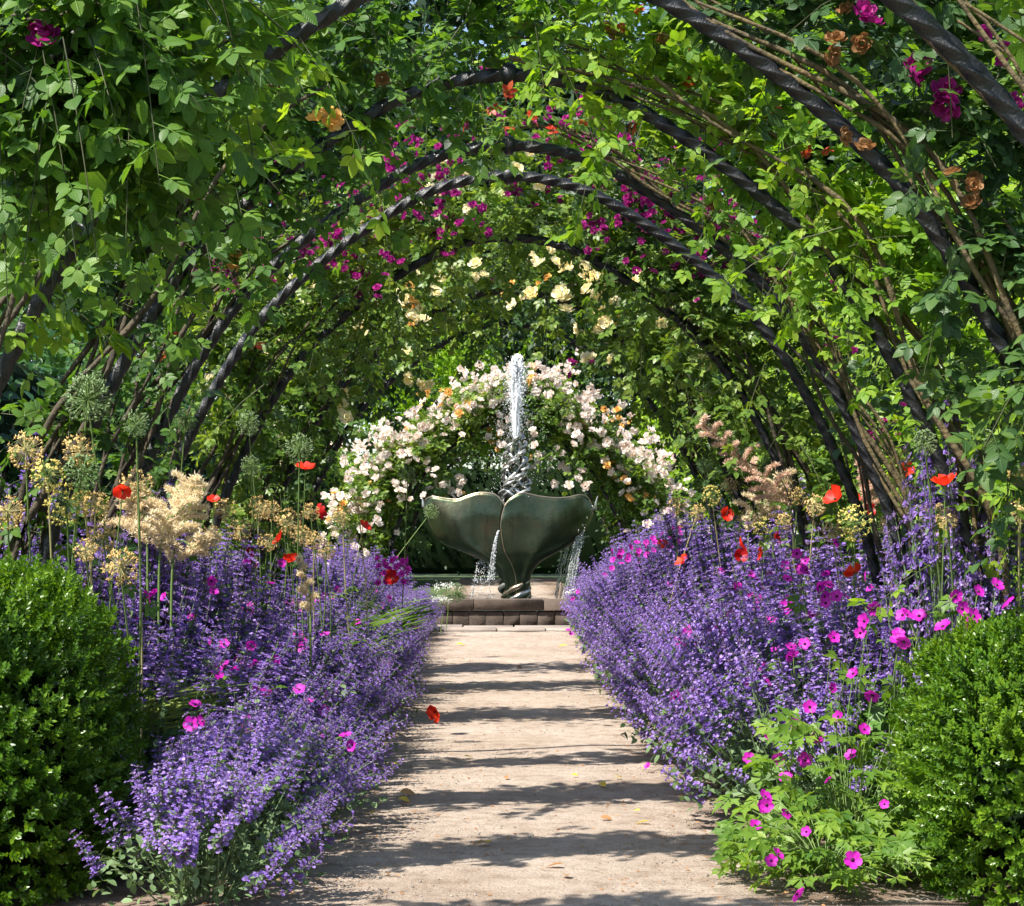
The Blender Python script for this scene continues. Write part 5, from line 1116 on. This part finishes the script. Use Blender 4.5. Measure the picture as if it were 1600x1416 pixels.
for i, (px, d, lb) in enumerate([(1300, 8.4, 'thin-leaved tuft in the right bed below the yellow allium'), (1420, 8.0, 'thin-leaved tuft in the right bed behind magenta flowers'), (1210, 10.0, 'thin-leaved tuft in the right bed below the cream plume')]):
    grass(1020 + i, lb, (X(px, d), d, .1), 70, .75, (-.05, -.1), 'geranium_leaf', .005, spread_=.25)
def umbel(seed, label, px, py, d, r):
    rg = np.random.default_rng(seed); c = np.array([X(px, d), d, Z(py, d)]); ft = np.array([c[0], d + .02, .05]); root = thing('white_umbel', label, 'flower', tuple(ft), 'white umbels by the basin'); stem_between(ft, c, .004, .003, (.02, 0, 0), root)
    n = 300; k = rg.integers(0, 16, n); cc = np.stack([np.cos(np.arange(16) * 2.4) * np.sqrt(np.arange(16) / 16), np.sin(np.arange(16) * 2.4) * np.sqrt(np.arange(16) / 16), rg.normal(0, .12, 16)], -1) * r
    g = Geo(); g.scatter(LEAF1, frames(runit(rg, n), np.array([0, 0, 1.]) + .5 * runit(rg, n)), cc[k] + rg.normal(0, r * .10, (n, 3)) + c - ft, rg.uniform(.01, .022, n)); part('flower_head', g.mesh('flower_head', 'white_umbel'), root)
    for e in cc: stem_between(c - np.array([0, 0, r * .8]), c + e, .0016, .0012, (0, 0, 0), root, name='ray', n=4)
umbel(1031, 'white lacy umbel beside the basin corner, left of the fountain', 697, 915, 19.6, .15)
umbel(1032, 'second white lacy umbel lower against the coping', 688, 936, 19.0, .11)
umbel(1033, 'white lacy umbel at the right end of the coping', 898, 925, 19.0, .08)
# fallen leaves lying on the path
FLM = [tmpl_mesh('fallen_leaf', (LEAF4[0] * np.array([1, 1, 1.6]), LEAF4[1]), [m]) for m in ('yellow_leaf', 'brown_bloom')]
for i, (px, py, sz, br, lb) in enumerate([(765, 1332, .060, 0, 'yellow fallen leaf in the middle of the near path'), (938, 1236, .050, 0, 'pale yellow fallen leaf right of the path centre'), (962, 1226, .040, 0, 'small upright yellow leaf beside a paler one'), (893, 1222, .028, 0, 'tiny yellow leaf left of the pale pair'),
    (1015, 1298, .050, 0, 'golden fallen leaf near the right path edge'), (938, 1291, .045, 1, 'brown fallen leaf left of a golden one'), (1000, 1280, .025, 0, 'small curled yellow leaf above the golden one'), (625, 1250, .060, 1, 'long brown leaf at the left edge of the path'), (622, 1260, .055, 0, 'straw leaf just below a long brown one'),
    (583, 1285, .055, 0, 'pale green-yellow leaf in the shadow of the left catmint'), (612, 1205, .050, 0, 'yellow leaf at the left edge, beside the fallen poppy stem'), (725, 1193, .045, 0, 'small yellow leaf left of the path centre'), (685, 1084, .06, 0, 'small yellow leaf above the fallen poppy'), (943, 1079, .06, 0, 'yellow leaf on the right side of the far path'),
    (713, 1012, .09, 0, 'yellow leaf at the left near the paving'), (886, 1014, .09, 0, 'yellow leaf at the right near the paving'), (808, 1048, .07, 1, 'dark brown leaf in the middle of the far path'), (790, 1225, .035, 1, 'dark curled leaf in the path centre'), (885, 1385, .05, 1, 'dark curled leaf near the bottom of the picture'), (880, 1367, .05, 1, 'brown leaf in the shadow band nearest the bottom'),
    (640, 1270, .05, 1, 'thin brown leaf below the left straw leaf'), (1010, 1120, .07, 1, 'reddish leaf under the right catmint'), (1205, 1400, .06, 0, 'pale yellow leaf at the bottom right')]):
    d = FPX / (py - HY); r2 = np.random.default_rng(1100 + i); yd = np.array([[r2.normal(), r2.normal() * .6, .03]]); nz = np.array([[r2.normal(0, .3), -.35 + r2.normal(0, .3), 1.0]])
    o = solo('fallen_leaf', FLM[br], lb, 'leaf', 'fallen leaves on the path'); o.matrix_basis = M4(frames(yd, nz)[0], (X(px, d), d, .032), sz)
print('tris', sum(len(m.polygons) for m in bpy.data.meshes), 'objects', len(bpy.data.objects))
